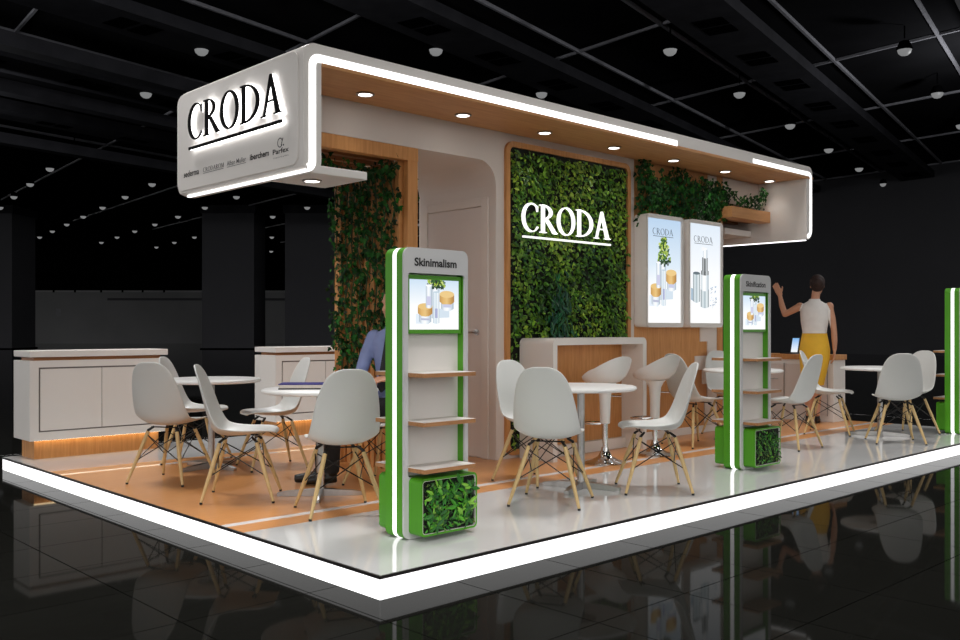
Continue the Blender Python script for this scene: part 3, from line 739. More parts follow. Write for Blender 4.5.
def wig(x, y, z0, z1, n=9, ax='y', amp=.03):
    out = []
    for i in range(n):
        t = i / (n - 1); d = amp * math.sin(i * 1.9 + x * 7 + y * 5)
        out.append((x - .012 * (i % 2), y + (d if ax == 'y' else 0), z0 + (z1 - z0) * t) if ax == 'y' else (x + d, y - .012 * (i % 2), z0 + (z1 - z0) * t))
    return out
LV = [(2.40, 2.43, 1.15, 150), (2.52, 2.43, 1.0, 180), (2.63, 2.43, .82, 190), (2.74, 2.43, 1.05, 170), (2.84, 2.43, .72, 190), (2.93, 2.43, .78, 170), (3.02, 2.43, .66, 170), (3.10, 2.43, .60, 150), (3.17, 2.43, .95, 120)]
names = ['nearest the front post', 'second from the front post', 'third from the front post', 'fourth from the front post', 'in the middle of the screen', 'just behind the middle', 'third from the rear post', 'second from the rear post', 'hanging along the rear post']
for (y, z0, z1, n), nm in zip(LV, names):
    vine('ivy strand on the slatted screen, ' + nm, wig(1.965, y, z0, z1), n, (.014, .045, .03), NX, 'ivy on the slatted screen')
vine('ivy garland draped under the left pergola beam', [(1.30, 2.44, 2.40), (1.5, 2.5, 2.36), (1.72, 2.46, 2.33), (1.88, 2.40, 2.34), (1.96, 2.34, 2.42)], 140, (.04, .05, .05), NX, 'ivy on the slatted screen')
vine('thin ivy tendril creeping down behind front post', wig(2.125, 2.33, 2.50, 1.35, 8), 46, (.008, .012, .03), Vector((1, 0, 0)), 'ivy on the slatted screen', (.03, .05))
RV = [(4.965, 2.80, 2.22, 240), (5.08, 2.74, 2.30, 210), (5.20, 2.64, 2.34, 190), (5.34, 2.70, 2.27, 230), (5.50, 2.76, 2.26, 270), (5.64, 2.76, 2.30, 260), (5.78, 2.70, 2.27, 230), (5.92, 2.68, 2.18, 250), (6.05, 2.72, 2.16, 250), (6.17, 2.72, 2.22, 230), (6.30, 2.72, 2.28, 200), (6.40, 2.70, 2.36, 150), (6.52, 2.66, 2.42, 120)]
rn = ['at its left end', 'second from the left', 'third from the left', 'above the left light box', 'above the left light box right half', 'over the gap between the light boxes', 'right of the gap', 'above the right light box', 'over the middle of the right box', 'over the right box edge', 'left of the corner post', 'at the corner post', 'beside the oak beam']
for (x, z0, z1, n), nm in zip(RV, rn):
    n = int(n * .72)
    vine('ivy curtain over the light boxes, strand ' + nm, wig(x, 2.235, z0, z1, 7, 'x'), n, (.055, .02, .04), NY, 'ivy above the light boxes', (.03, .058))
vine('ivy garland trailing over the right oak beam', [(6.55, 2.16, 2.62), (6.72, 2.14, 2.52), (6.86, 2.14, 2.60), (7.0, 2.13, 2.52), (7.1, 2.14, 2.62), (7.18, 2.15, 2.70)], 140, (.05, .02, .05), NY, 'ivy above the light boxes', (.03, .055))

# ================================================================== BAR COUNTER (white arch)
bc = thing('bar_counter', (3.9, 2.05, 0), 'white arch-shaped bar counter in front of the plant wall', 'counter')
BX0, BX1, BY0, BY1, BZ = 3.235, 4.535, 1.855, YW - .034, 1.042
bo = rrect(BX0, .0, BX1, BZ, .06, 6, (0, 0, 1, 1)); bi = rrect(BX0 + .055, .001, BX1 - .055, BZ - .06, .02, 6, (0, 0, 1, 1))
mb = MB(); 
pts = [(BX0, 0)] + arc(BX0 + .05, BZ - .05, .05, 180, 90, 6) + arc(BX1 - .05, BZ - .05, .05, 90, 0, 6) + [(BX1, 0), (BX1 - .052, 0), (BX1 - .052, BZ - .06), (BX0 + .052, BZ - .06), (BX0 + .052, 0)]
mb.prism_y(clean(pts), BY0, BY1); mb.build('arch', 'white', bc, smooth=True)
MB().box((BX0 + .052, BY1 - .14, .10), (BX1 - .052, BY1 - .10, BZ - .06)).build('modesty_panel', 'wood', bc)
MB().box((BX0 + .052, BY1 - .19, 0), (BX1 - .052, BY1 - .10, .10)).build('base_rail', 'white', bc, bevel=.004)

# ================================================================== CABINETS
def cabinet(x0, x1, label):
    y0, y1 = 4.985, 5.40
    t = thing('cabinet', (x0, y0, 0), label, 'cabinet', 'white storage cabinets')
    MB().box((x0 + .06, y0 + .07, 0), (x1 - .06, y1 - .03, .165)).build('plinth', 'wood', t)
    MB().box((x0 + .05, y0 + .035, .1585), (x1 - .05, y0 + .055, .1625)).build('plinth_light', 'led_warm', t)
    b = MB().box((x0, y0 + .02, .163), (x1, y1, .848)).build('body', 'white', t, bevel=.004)
    fx0, fx1, fz0, fz1 = x0 + .075, x1 - .075, .235, .79
    # face frame with door recess
    mb = MB(); mb.ring_y([(x0 + .001, .163), (x1 - .001, .163), (x1 - .001, .848), (x0 + .001, .848)], [(fx0, fz0), (fx1, fz0), (fx1, fz1), (fx0, fz1)], y0, y0 + .0195); mb.build('face_frame', 'white', t)
    MB().box((fx0, y0 + .014, fz0), (fx1, y0 + .0195, fz1)).build('recess', 'gap', t)
    xm = (fx0 + fx1) / 2
    for (a, b_) in ((fx0 + .014, xm - .003), (xm + .003, fx1 - .014)):
        MB().box((a, y0 + .002, fz0 + .012), (b_, y0 + .0139, fz1 - .014)).build('cabinet_door', 'white', t, bevel=.002)
    MB().box((x0 + .05, y0 + .05, .848), (x1 - .05, y1 - .05, .878)).build('shadow_gap', 'wood_dark', t)
    MB().box((x0, y0 - .005, .878), (x1, y1, .932)).build('top', 'white', t, bevel=.004)
cabinet(.088, 1.315, 'low white two-door cabinet at the left corner of the platform')
cabinet(2.47, 3.70, 'low white two-door cabinet partly behind the ivy screen')
# right counter
rc = thing('reception_counter', (8.15, 1.8, 0), 'white counter with oak top where the woman stands', 'counter')
MB().box((8.15, 1.78, .0), (8.46, 4.2, .745)).build('body', 'white', rc, bevel=.004)
MB().box((8.135, 1.765, .746), (8.475, 4.22, .81)).build('top', 'wood', rc, bevel=.004)
for k in range(4):
    y = 1.86 + k * .56
    d = MB().box((8.138, y, .08), (8.1495, y + .53, .69)).build('cabinet_door', 'door', rc, bevel=.003)
    MB().box((8.1375, y - .012, .07), (8.1385, y - .004, .70)).build('door_gap', 'gap', rc)
    MB().tube([(8.136, y + .08, .50), (8.118, y + .08, .50), (8.118, y + .2, .50), (8.136, y + .2, .50)], .005, 6).build('handle', 'steel', d)
lp = thing('tablet', (8.3, 2.36, .81), 'tablet with lit screen propped on the oak counter', 'tablet')
mb = MB(); mb.box((8.20, 2.30, .8105), (8.36, 2.50, .822)); mb.build('base', 'black', lp, bevel=.003)
P = lambda u, v, d: (8.30 + .06 * v / .2 - d, 2.415 - u, .823 + v)
mb = MB(); mb.prism([(0, 0), (.10, 0), (.10, .19), (0, .19)], lambda q: P(q[0], q[1], 0), lambda q: P(q[0], q[1], -.008)); mb.build('case', 'black', lp)
p = Print(lambda u, v, d: P(u, v, d + .0006)); p.vgrad(.006, .008, .094, .182, L3(250, 252, 255), L3(120, 180, 236)); p.mb.build('screen', 'print', lp, fix=False)

# ================================================================== CHAIR
def shell_mesh():
    # profile (forward y, z) from the seat lip to the top of the back
    prof = [(.232, .432), (.222, .444), (.19, .447), (.12, .438), (.03, .426), (-.06, .420), (-.125, .424), (-.165, .442), (-.19, .478), (-.207, .53), (-.226, .605), (-.248, .695), (-.269, .775), (-.287, .838), (-.298, .872), (-.303, .886)]
    wid = [.10, .155, .195, .215, .226, .232, .236, .238, .238, .233, .224, .208, .186, .152, .105, .04]
    cup = [.0, .006, .014, .026, .036, .050, .062, .066, .060, .048, .038, .030, .022, .014, .008, .0]   # side curl
    n = 14; vs_ = []; fs = []
    m = len(prof)
    for i, ((y, z), wdt, cu) in enumerate(zip(prof, wid, cup)):
        a, b = prof[max(i - 1, 0)], prof[min(i + 1, m - 1)]
        ty, tz = b[0] - a[0], b[1] - a[1]; L = math.hypot(ty, tz); ny, nz = tz / L, -ty / L      # points up/forward (inner side)
        if nz < 0 and ny < 0: ny, nz = -ny, -nz
        for k in range(n + 1):
            u = -1 + 2 * k / n; e = abs(u) ** 2.6 * cu
            vs_.append((u * wdt * .915, y + ny * e, z + nz * e))
    for i in range(m - 1):
        for k in range(n): fs.append((i * (n + 1) + k, i * (n + 1) + k + 1, (i + 1) * (n + 1) + k + 1, (i + 1) * (n + 1) + k))
    mb = MB(); mb.add(vs_, fs); return mb
def make_chair():
    t = thing('dining_chair', (0, 0, 0), '', 'chair', 'white shell chairs', world=False)
    o = shell_mesh().build('seat_shell', 'shell', t, smooth=True)
    sm = o.modifiers.new('solid', 'SOLIDIFY'); sm.thickness = .011; sm.offset = 0
    ss = o.modifiers.new('sub', 'SUBSURF'); ss.levels = 1; ss.render_levels = 1
    me = evaluated(o); o.modifiers.clear(); o.data = me
    me.polygons.foreach_set('use_smooth', [True] * len(me.polygons))
    T, F = .118, .226
    tops = {}; feet = {}
    for sx in (-1, 1):
        for sy in (-1, 1):
            a = Vector((sx * T, sy * T - .01, .375)); b = Vector((sx * F, sy * F, .0)); tops[sx, sy] = a; feet[sx, sy] = b
            mb = MB(); mb.tube([a, a.lerp(b, .45), b + Vector((0, 0, .012))], [.0135, .0145, .0095], 10); lg = mb.build('leg', 'leg_wood', t, smooth=True)
            MB().tube([b + Vector((0, 0, .0125)), b], [.0098, .0098], 8).build('foot_cap', 'black', lg)
            mb = MB(); up = a + Vector((-sx * .03, -sy * .03, .032))
            mb.tube([a.lerp(b, .06), a + Vector((0, 0, .008)), up], [.009, .010, .008], 6); mb.build('bracket', 'black_metal', t)
    def at(k, s): return tops[k].lerp(feet[k], s)
    for (p, q) in (((-1, -1), (1, -1)), ((-1, 1), (1, 1)), ((-1, -1), (-1, 1)), ((1, -1), (1, 1))):
        mb = MB(); mb.tube([at(p, .06), at(q, .55)], .0038, 5); mb.tube([at(q, .06), at(p, .55)], .0038, 5); mb.build('cross_brace', 'black_metal', t)
    mb = MB()
    mb.tube([(-.11, -.1, .405), (.11, -.1, .405)], .005, 5); mb.tube([(-.11, .1, .41), (.11, .1, .41)], .005, 5); mb.build('under_frame', 'black_metal', t)
    return t
chairs = [
 ((.507, 3.17), (.386, .24), 'white shell chair nearest the left edge, back towards the left cabinet'),
 ((1.11, 3.98), (.72, -.69), 'white shell chair partly hidden behind the leftmost chair'),
 ((1.40, 3.27), (-.457, .117), 'white shell chair in front of the second cabinet, facing left'),
 ((.533, 2.194), (.373, -.284), 'white shell chair in side view between the two left tables'),
 ((.727, 1.36), (.164, .419), 'white shell chair with its back to us left of the tall green kiosk'),
 ((1.595, 2.01), (-.437, -.184), 'white shell chair the seated man is sitting on'),
 ((2.44, 1.31), (0, -1), 'white shell chair left of the bar counter, behind another chair'),
 ((1.90, .67), (.42, .234), 'white shell chair with its back to us at the middle table'),
 ((2.765, .498), (-.336, .319), 'white shell chair in side view right of the middle table'),
 ((5.11, 1.70), (.96, -.28), 'white shell chair below the light boxes beside the bar stools'),
 ((6.10, 1.90), (-.42, -.9), 'white shell chair at the wooden wall, mostly hidden by the second kiosk'),
 ((5.60, 1.0), (0, 1), 'white shell chair tilted away just right of the second kiosk'),
 ((7.016, 1.278), (.15, -.434), 'white shell chair in side view in front of the woman'),
 ((6.74, .47), (.38, .283), 'white shell chair with its back to us at the far right table'),
 ((7.60, .70), (-.9, .25), 'white shell chair at the far right table next to the third kiosk'),
]
c0 = make_chair()
for i, ((x, y), f, lab) in enumerate(chairs):
    o = c0 if i == 0 else dup(c0)
    o.location = (x, y, .001); o.rotation_euler = (0, 0, math.atan2(f[1], f[0]) - math.pi / 2); o['label'] = lab

# ================================================================== TABLES
def make_table():
    t = thing('round_table', (0, 0, 0), '', 'table', 'round white tables', world=False)
    MB().lathe([(0, .690), (.372, .690), (.386, .696), (.390, .706), (.386, .716), (.374, .720), (0, .720)], n=48).build('table_top', 'table_white', t, smooth=True)
    MB().tube([(0, 0, .03), (0, 0, .69)], .026, 14).build('column', 'steel', t, smooth=True)  # chrome column given darker steel; dark reflections put into the colour
    MB().lathe([(.05, .675), (.11, .688), (.11, .690), (0, .690)], n=16).build('top_plate', 'steel', t)
    for k in range(4):
        a = k * math.pi / 2; ca, sa = math.cos(a), math.sin(a)
        mb = MB(); vs_ = []
        for (r, wdt, z0, z1) in ((.0, .026, .0, .05), (.22, .020, .0, .034), (.285, .015, .0, .022)):
            for (s, z) in ((-1, z0), (1, z0), (1, z1), (-1, z1)): vs_.append((r * ca - s * wdt * sa, r * sa + s * wdt * ca, z))
        fs = [(0, 1, 2, 3), (8, 11, 10, 9)]
        for s in range(2):
            for q in range(4): fs.append((s * 4 + q, s * 4 + (q + 1) % 4, s * 4 + 4 + (q + 1) % 4, s * 4 + 4 + q))
        mb.add(vs_, fs); mb.build('foot', 'steel', t)
    return t
t0 = make_table()
for i, (x, y, a, lab) in enumerate([(1.02, 3.56, .2, 'round white pedestal table between the two left cabinets'), (.954, 1.904, .9, 'round white pedestal table with the blue folder, by the man'),
      (2.451, .888, .35, 'round white pedestal table right of the first kiosk'), (5.70, 1.54, .3, 'round white pedestal table behind the second kiosk'), (7.193, .813, .35, 'round white pedestal table at the far right')]):
    o = t0 if i == 0 else dup(t0)
    o.location = (x, y, .001); o.rotation_euler = (0, 0, a); o['label'] = lab

# folder and phone on the man's table
bk = thing('folder', (.86, 1.95, .7215), 'thick folder with dark blue cover on the man\'s table', 'folder', rotz=math.radians(-40), world=False)
MB().box((-.16, -.10, 0), (.16, .10, .008)).build('lower_cover', 'black', bk)
MB().box((-.155, -.095, .0081), (.155, .095, .030)).build('pages', 'paper', bk)
MB().box((-.16, -.10, .0301), (.16, .10, .037)).build('cover', 'book_blue', bk, bevel=.002)
ph = thing('phone', (1.06, 1.86, .7215), 'black phone lying beside the blue folder', 'phone', rotz=.5, world=False)
MB().box((-.04, -.075, 0), (.04, .075, .009)).build('case', 'black', ph, bevel=.004)
MB().box((-.036, -.068, .0091), (.036, .068, .0098)).build('screen', 'dark_ink', ph)

# ================================================================== BAR STOOLS
def make_stool():
    t = thing('bar_stool', (0, 0, 0), '', 'stool', 'white bar stools', world=False)
    # bowl seat, low at the front (+y), high at the back (-y)
    n = 28; rings = [(.03, 0), (.30, .02), (.62, .12), (.86, .38), (.97, .72), (1.0, 1.0)]
    vs_ = []; fs = []
    def rim(a):
        s = -math.sin(a); return .775 + .10 * s + .02 * s * s
    for pas in (0, 1):
        for (r, h) in (rings if pas == 0 else rings[::-1]):
            for k in range(n):
                a = 2 * math.pi * k / n; b = .655; sc = 1 if pas == 0 else .93
                rr = .192 * r * sc
                zb = b + (.02 if pas else 0)
                z = zb + (rim(a) - zb) * h
                yy = rr * math.sin(a) * 1.02 - .03 * (h if math.sin(a) < 0 else h * .2)
                vs_.append((rr * math.cos(a) * 1.04, yy, z))
    m = 2 * len(rings)
    for i in range(m - 1):
        for k in range(n): k2 = (k + 1) % n; fs.append((i * n + k, i * n + k2, (i + 1) * n + k2, (i + 1) * n + k))
    fs.append(tuple(range(n - 1, -1, -1))); fs.append(tuple((m - 1) * n + k for k in range(n)))
    mb = MB(); mb.add(vs_, fs); mb.build('seat', 'stool_white', t, smooth=True)
    MB().lathe([(.040, .33), (.042, .335), (.046, .5), (.054, .60), (.075, .645), (.095, .665), (0, .665)], n=20).build('sleeve', 'stool_white', t, smooth=True)
    MB().lathe([(.023, .04), (.023, .325), (.034, .326), (.034, .336), (0, .336)], n=16).build('gas_lift', 'chrome', t, smooth=True)
    MB().lathe([(.172, .0), (.175, .006), (.165, .014), (.11, .028), (.06, .055), (.036, .10), (.030, .13), (0, .13)], n=32).build('base', 'chrome', t, smooth=True)
    mb = MB(); mb.tube([(.03, .02, .33), (.10, .06, .325), (.13, .14, .322), (.08, .21, .32), (0, .225, .32), (-.08, .21, .32), (-.13, .14, .322), (-.10, .06, .325), (-.03, .02, .33)], .009, 8); mb.build('footrest', 'chrome', t, smooth=True)
    mb = MB(); mb.tube([(.03, 0, .56), (.10, -.03, .555), (.16, -.03, .553)], .005, 6); mb.build('lever', 'chrome', t)
    return t
s0 = make_stool()
for i, (x, y, lab) in enumerate([(3.54, 1.548, 'white bar stool directly before the bar counter, left one'), (4.245, 1.551, 'white bar stool at the right end of the bar counter')]):
    o = s0 if i == 0 else dup(s0); o.location = (x, y, .001); o.rotation_euler = (0, 0, -.1); o['label'] = lab

# ================================================================== KIOSKS
leaf_data = []
for k in range(5):
    mb = MB(); base = [(70, 150, 40), (96, 176, 50), (50, 122, 38), (132, 192, 66), (36, 96, 34)][k]
    leaf(mb, Vector((0, 0, 0)), Vector((0, -1, 0)), Vector((0, 0, 1)), 1.0, 'spear', tuple(lin(v) for v in base) + (1,))
    me = mb.mesh('leaf'); me.materials.append(M['leaf_box']); leaf_data.append(me)
def kiosk(x0, y0, title, label, first_one):
    t = thing('display_kiosk', (x0 + .23, y0 + .08, .001), label, 'kiosk', 'green display kiosks')
    W, H, r = .462, 1.556, .045
    def rr(ins=0): return clean(rrect(x0 + ins, .002 + ins, x0 + W - ins, H - ins, r, 7))
    ya, yb = y0, y0 + .158
    cy = (ya + yb) / 2
    MB().prism_y(rr(), ya + .062, ya + .096).build('edge_light', 'led', t)
    for (a, b, sgn) in ((ya + .0, ya + .062, 0), (ya + .096, yb, 1)):
        # layers: plate with niche, green side
        pl0, pl1 = (a, a + .012) if sgn == 0 else (b - .012, b)
        gr0, gr1 = (a + .0121, b) if sgn == 0 else (a, b - .0121)
        nx0, nx1, nz0, nz1 = x0 + .030, x0 + W - .026, .33, 1.420
        o_, i_ = rrect(x0, .002, x0 + W, H, r, 7), rrect(nx0, nz0, nx1, nz1, .014, 7)
        MB().ring_y(o_, i_, pl0, pl1).build('face_plate', 'kiosk_grey' if sgn == 0 else 'green', t)
        MB().ring_y(o_, i_, gr0, gr1).build('green_side', 'green', t)
        bk0, bk1 = (b - .004, b) if sgn == 0 else (a, a + .004)
        MB().box((nx0, bk0, nz0), (nx1, bk1, nz1)).build('niche_back', 'white', t)
        # screen
        yo = (a + .022) if sgn == 0 else (b - .022)
        d_ = 1 if sgn == 0 else -1
        sx0, sx1, sz0, sz1 = nx0 + .008, nx1 - .008, 1.095, 1.412
        s = MB().box((sx0, yo, sz0), (sx1, yo + d_ * .030, sz1)).build('screen_frame', 'green_rim', t)
        if sgn == 0:
            P = lambda u, v, d: (sx0 + .018 + u, yo - .0006 - d, sz0 + .022 + v)
            p = Print(P); w_, h_ = sx1 - sx0 - .036, sz1 - sz0 - .046
            p.vgrad(0, h_ * .45, w_, h_, L3(252, 254, 255), L3(206, 226, 244)); p.vgrad(0, 0, w_, h_ * .45, L3(255, 255, 255), L3(252, 254, 255))
            product_scene(p, (w_ * .50, h_ * .17), .215, .42, .80)
            p.mb.v = [(v[0], v[1], min(v[2], sz0 + .022 + h_)) for v in p.mb.v]
            p.mb.build('screen', 'print', s, fix=False)
        # shelves
        for z in (.865, .608, .362):
            f0, f1 = (a - .13, b - .004) if sgn == 0 else (a + .004, b + .13)
            sh_ = MB().box((nx0 + .002, f0, z), (nx0 + .37, f1, z + .021)).build('shelf', 'shelf_wood', t)
            MB().box((nx0 + .003, f0 + .001, z + .0211), (nx0 + .369, f1 - .001, z + .0225)).build('shelf_top', 'white', sh_)
        # planter
        px0, px1, pz0, pz1 = x0 + .034, x0 + .438, .026, .331
        p0, p1 = (a - .10, a - .0005) if sgn == 0 else (b + .0005, b + .10)
        pb = MB().prism_y(clean(rrect(px0, pz0, px1, pz1, .028, 6)), min(p0, p1) + (.012 if sgn == 0 else 0), max(p0, p1) - (.0 if sgn == 0 else .012)).build('planter_box', 'green', t, smooth=True)
        fo_, fi_ = rrect(px0, pz0, px1, pz1, .028, 6), rrect(px0 + .012, pz0 + .012, px1 - .012, pz1 - .012, .018, 6)
        fy = p0 if sgn == 0 else p1
        MB().ring_y(fo_, fi_, fy, fy + d_ * .012).build('planter_rim', 'green', t)
        if sgn == 0:
            MB().ring_y(rrect(px0 + .012, pz0 + .012, px1 - .012, pz1 - .012, .018, 6), rrect(px0 + .014, pz0 + .014, px1 - .014, pz1 - .014, .016, 6), fy - .001, fy + .011).build('planter_trim', 'white', t)
            pf = MB().box((px0 + .013, fy + .0115, pz0 + .013), (px1 - .013, fy + .0119, pz1 - .013)).build('planter_backing', 'soil', t)
            mb = MB(); n = 420 if first_one else 420
            for q in range(n):
                x, z = random.uniform(px0 + .03, px1 - .03), random.uniform(pz0 + .03, pz1 - .03)
                leaf(mb, Vector((x, fy + random.uniform(-.004, .009), z)), Vector((random.uniform(-.7, .7), -1, random.uniform(-.2, .8))), Vector((random.uniform(-1, 1), -.2, random.uniform(-1, .6))), random.uniform(.022, .042), 'spear', tuple(lin(v * random.uniform(.7, 1.1)) for v in random.choice([(44, 104, 32), (72, 140, 42), (104, 164, 54), (28, 66, 26)])) + (1,))
            tag(mb.build('undergrowth', 'leaf_box', pf, fix=False), kind='stuff')
            if first_one:
                for q in range(26):     # rosettes of larger single leaves
                    cx, cz = random.uniform(px0 + .05, px1 - .05), random.uniform(pz0 + .05, pz1 - .05); ph_ = random.random() * 6.28
                    for k in range(6):
                        an = ph_ + k * 1.047 + random.uniform(-.2, .2)
                        lo = bpy.data.objects.new('leaf', leaf_data[random.randrange(5)]); col.objects.link(lo); lo.parent = pf
                        lo.location = Vector((cx, fy - random.uniform(.004, .014), cz)) - Vector(t['_org'])
                        s_ = random.uniform(.045, .07); lo.scale = (s_, s_, s_)
                        lo.rotation_euler = (random.uniform(-.35, .25), an, random.uniform(-.5, .5))
            x0_, f0_ = x0 + .07, ya
            text_part(title, 'title_lettering', lambda u, v, d: (x0 + u, ya - d, v), .072, .375, 1.457, 1.503, 'black', t, .034)
    return t
kiosk(.515, .468, 'Skinimalism', 'nearest green kiosk titled Skinimalism, left of the middle table', True)
kiosk(3.98, .535, 'Skinification', 'middle green kiosk titled Skinification, in front of the light boxes', False)
kiosk(7.89, .262, 'Skinification', 'third green kiosk cut off by the right picture edge', False)

# ================================================================== PEOPLE
def remeshed(mb, name, vox, smooth=6):
    me = mb.mesh(name); o = bpy.data.objects.new('tmp', me); col.objects.link(o)
    r = o.modifiers.new('r', 'REMESH'); r.mode = 'VOXEL'; r.voxel_size = vox
    s = o.modifiers.new('s', 'SMOOTH'); s.factor = .5; s.iterations = smooth
    out = evaluated(o); bpy.data.objects.remove(o); return out
def hand(mb, wrist, dirv, side, palm_n, scale=1.0, curl=.3):
    d = dirv.normalized(); s = (side - d * side.dot(d)).normalized(); n = (palm_n - d * palm_n.dot(d) - s * palm_n.dot(s)).normalized()
    S = scale
    def pt(a, b, c): return wrist + d * a * S + s * b * S + n * c * S
    for b in (-.026, -.009, .009, .026): mb.tube([pt(-.015, b * .6, 0), pt(.04, b, .0), pt(.085, b * 1.05, .004)], [.017 * S, .0155 * S, .0125 * S], 8)
    for (b, L) in ((-.030, .058), (-.010, .072), (.010, .076), (.030, .068)):
        mb.tube([pt(.075, b, .004), pt(.085 + L * .45, b * 1.12, .004 + curl * .02), pt(.085 + L * .8, b * 1.15, .004 + curl * .05), pt(.085 + L, b * 1.15, .004 + curl * .08)], [.0105 * S, .0095 * S, .0088 * S, .0065 * S], 8)
    mb.tube([pt(.02, .028, .0), pt(.045, .052, .008), pt(.07, .064, .016), pt(.092, .066, .022)], [.0135 * S, .012 * S, .0105 * S, .008 * S], 8)
def assign(me, fn, mats):
    for m_ in mats: me.materials.append(M[m_])
    for p in me.polygons: p.material_index = fn(p.center)
    me.polygons.foreach_set('use_smooth', [True] * len(me.polygons))
def head(mb, c, yaw=0, s=1.0, tilt=0):
    R = Matrix.Rotation(yaw, 3, 'Z') @ Matrix.Rotation(tilt, 3, 'X')
    c = Vector(c)
    def T(x, y, z): return c + R @ Vector((x * s, y * s, z * s))
    mb.ellipsoid(T(0, -.012, .03), (.073 * s, .092 * s, .088 * s), 18, 14, R)
    mb.ellipsoid(T(0, .018, -.035), (.058 * s, .066 * s, .082 * s), 18, 14, R)
    mb.ellipsoid(T(0, .062, -.088), (.024 * s, .02 * s, .02 * s), 10, 8, R)      # chin
    mb.tube([T(0, .076, .02), T(0, .092, -.012), T(0, .102, -.032), T(0, .084, -.042)], [.007 * s, .010 * s, .013 * s, .008 * s], 8)   # nose
    for sx in (-1, 1):
        mb.ellipsoid(T(sx * .074, -.006, -.008), (.009 * s, .020 * s, .031 * s), 8, 8, R)     # ears
        mb.ellipsoid(T(sx * .030, .070, .028), (.024 * s, .012 * s, .007 * s), 8, 6, R)   # brows
        mb.ellipsoid(T(sx * .038, .058, -.03), (.02 * s, .014 * s, .02 * s), 8, 6, R)
    mb.ellipsoid(T(0, .078, -.062), (.024 * s, .010 * s, .006 * s), 8, 6, R); mb.ellipsoid(T(0, .076, -.072), (.021 * s, .010 * s, .007 * s), 8, 6, R)
    return T
# ---- woman (local: +y forward, +x her right); stands facing away from us
Wp = Vector((7.915, 1.90, .001)); wf_ = Vector((.89, .45)); wyaw = math.atan2(wf_.y, wf_.x) - math.pi / 2
wo = thing('person', Wp, 'woman in white blouse and yellow skirt, left hand raised, standing with back turned', 'person', rotz=wyaw, world=False)
b = MB()
b.loft([(0, 0, .98, .13, .09), (0, 0, 1.05, .125, .09), (0, .0, 1.12, .128, .094), (0, .0, 1.22, .142, .102), (0, -.005, 1.32, .153, .104), (0, -.01, 1.385, .153, .088), (0, -.01, 1.425, .12, .07), (0, -.005, 1.45, .06, .055)])
b.tube([(0, -.01, 1.40), (.01, 0, 1.50), (.02, .012, 1.57)], [.056, .050, .05], 14)
head(b, (.03, .02, 1.635), yaw=-.12, s=1.0)
b.ellipsoid((-.165, -.005, 1.385), (.05, .05, .052)); b.ellipsoid((.165, -.005, 1.385), (.05, .05, .052))
# her left arm (-x): raised, elbow out, forearm up
b.tube([(-.155, -.005, 1.395), (-.24, .0, 1.345), (-.335, .03, 1.295)], [.046, .042, .035], 12)
b.ellipsoid((-.335, .03, 1.295), (.035, .035, .035))
b.tube([(-.335, .03, 1.295), (-.37, .06, 1.40), (-.395, .085, 1.53)], [.036, .036, .024], 12)
hand(b, Vector((-.397, .088, 1.54)), Vector((-.45, .2, 1)), Vector((.9, 0, .4)), Vector((-.3, .9, 0)), .98, .25)
# her right arm hanging
b.tube([(.16, -.005, 1.39), (.195, -.02, 1.24), (.215, -.035, 1.10)], [.046, .041, .034], 12)
b.ellipsoid((.215, -.035, 1.10), (.034, .034, .034))
b.tube([(.215, -.035, 1.10), (.222, -.03, .98), (.222, -.015, .865)], [.035, .034, .023], 12)
hand(b, Vector((.222, -.014, .86)), Vector((-.03, .05, -1)), Vector((0, 1, 0)), Vector((-1, 0, 0)), .98, .5)
# legs
b.loft([(0, 0, .80, .155, .115), (0, 0, .90, .158, .115), (0, 0, 1.0, .138, .098)])
for sx in (-1, 1):
    ox = -.02
    b.tube([(sx * .08, 0, .88), (sx * .068, .005, .62), (sx * .052 + ox, .005, .48)], [.082, .070, .052], 14)
    b.tube([(sx * .052 + ox, .005, .48), (sx * .05 + ox, -.012, .34), (sx * .048 + ox, -.008, .20), (sx * .046 + ox, -.012, .09)], [.050, .053, .039, .031], 14)
    b.tube([(sx * .046 + ox, -.015, .085), (sx * .05 + ox, .05, .055), (sx * .055 + ox, .12, .022)], [.032, .030, .022], 10)
me = remeshed(b, 'body', .0085, 5)
def wm(c):
    if 1.03 < c.z < 1.44 and abs(c.x) < .178 - max(0, c.z - 1.33) * .45 and not (c.z > 1.415 and abs(c.x) < .052 and c.z > 1.425): return 1
    return 0
assign(me, wm, ['skin', 'blouse'])
bo_ = bpy.data.objects.new('body', me); col.objects.link(bo_); bo_.parent = wo
mb = MB(); mb.loft([(0, 0, 1.035, .134, .100), (0, 0, 1.10, .139, .104), (0, 0, 1.20, .155, .114), (0, -.004, 1.30, .163, .116), (0, -.008, 1.375, .158, .102), (0, -.01, 1.42, .125, .082), (0, -.006, 1.455, .068, .066), (0, .0, 1.475, .062, .062)], 28)
mb.build('blouse', 'blouse', wo, smooth=True)
mb = MB(); mb.loft([(-.02, 0, .455, .125, .105), (-.018, 0, .50, .132, .11), (-.01, 0, .62, .150, .122), (0, -.004, .76, .170, .134), (0, -.006, .88, .174, .134), (0, -.003, .98, .157, .118), (0, 0, 1.05, .142, .106), (0, 0, 1.068, .142, .106)], 28)
sk = mb.build('skirt', 'skirt', wo, smooth=True)
mb = MB(); R = Matrix.Rotation(-.12, 3, 'Z'); mb.ellipsoid((.03, -.002, 1.672), (.088, .104, .096), 20, 14, R); mb.ellipsoid((.032, -.03, 1.63), (.078, .072, .072), 18, 12, R); mb.ellipsoid((.038, -.098, 1.66), (.060, .05, .060), 16, 10, R)
me = remeshed(mb, 'hair', .008, 3); me.materials.append(M['hair']); me.polygons.foreach_set('use_smooth', [True] * len(me.polygons))
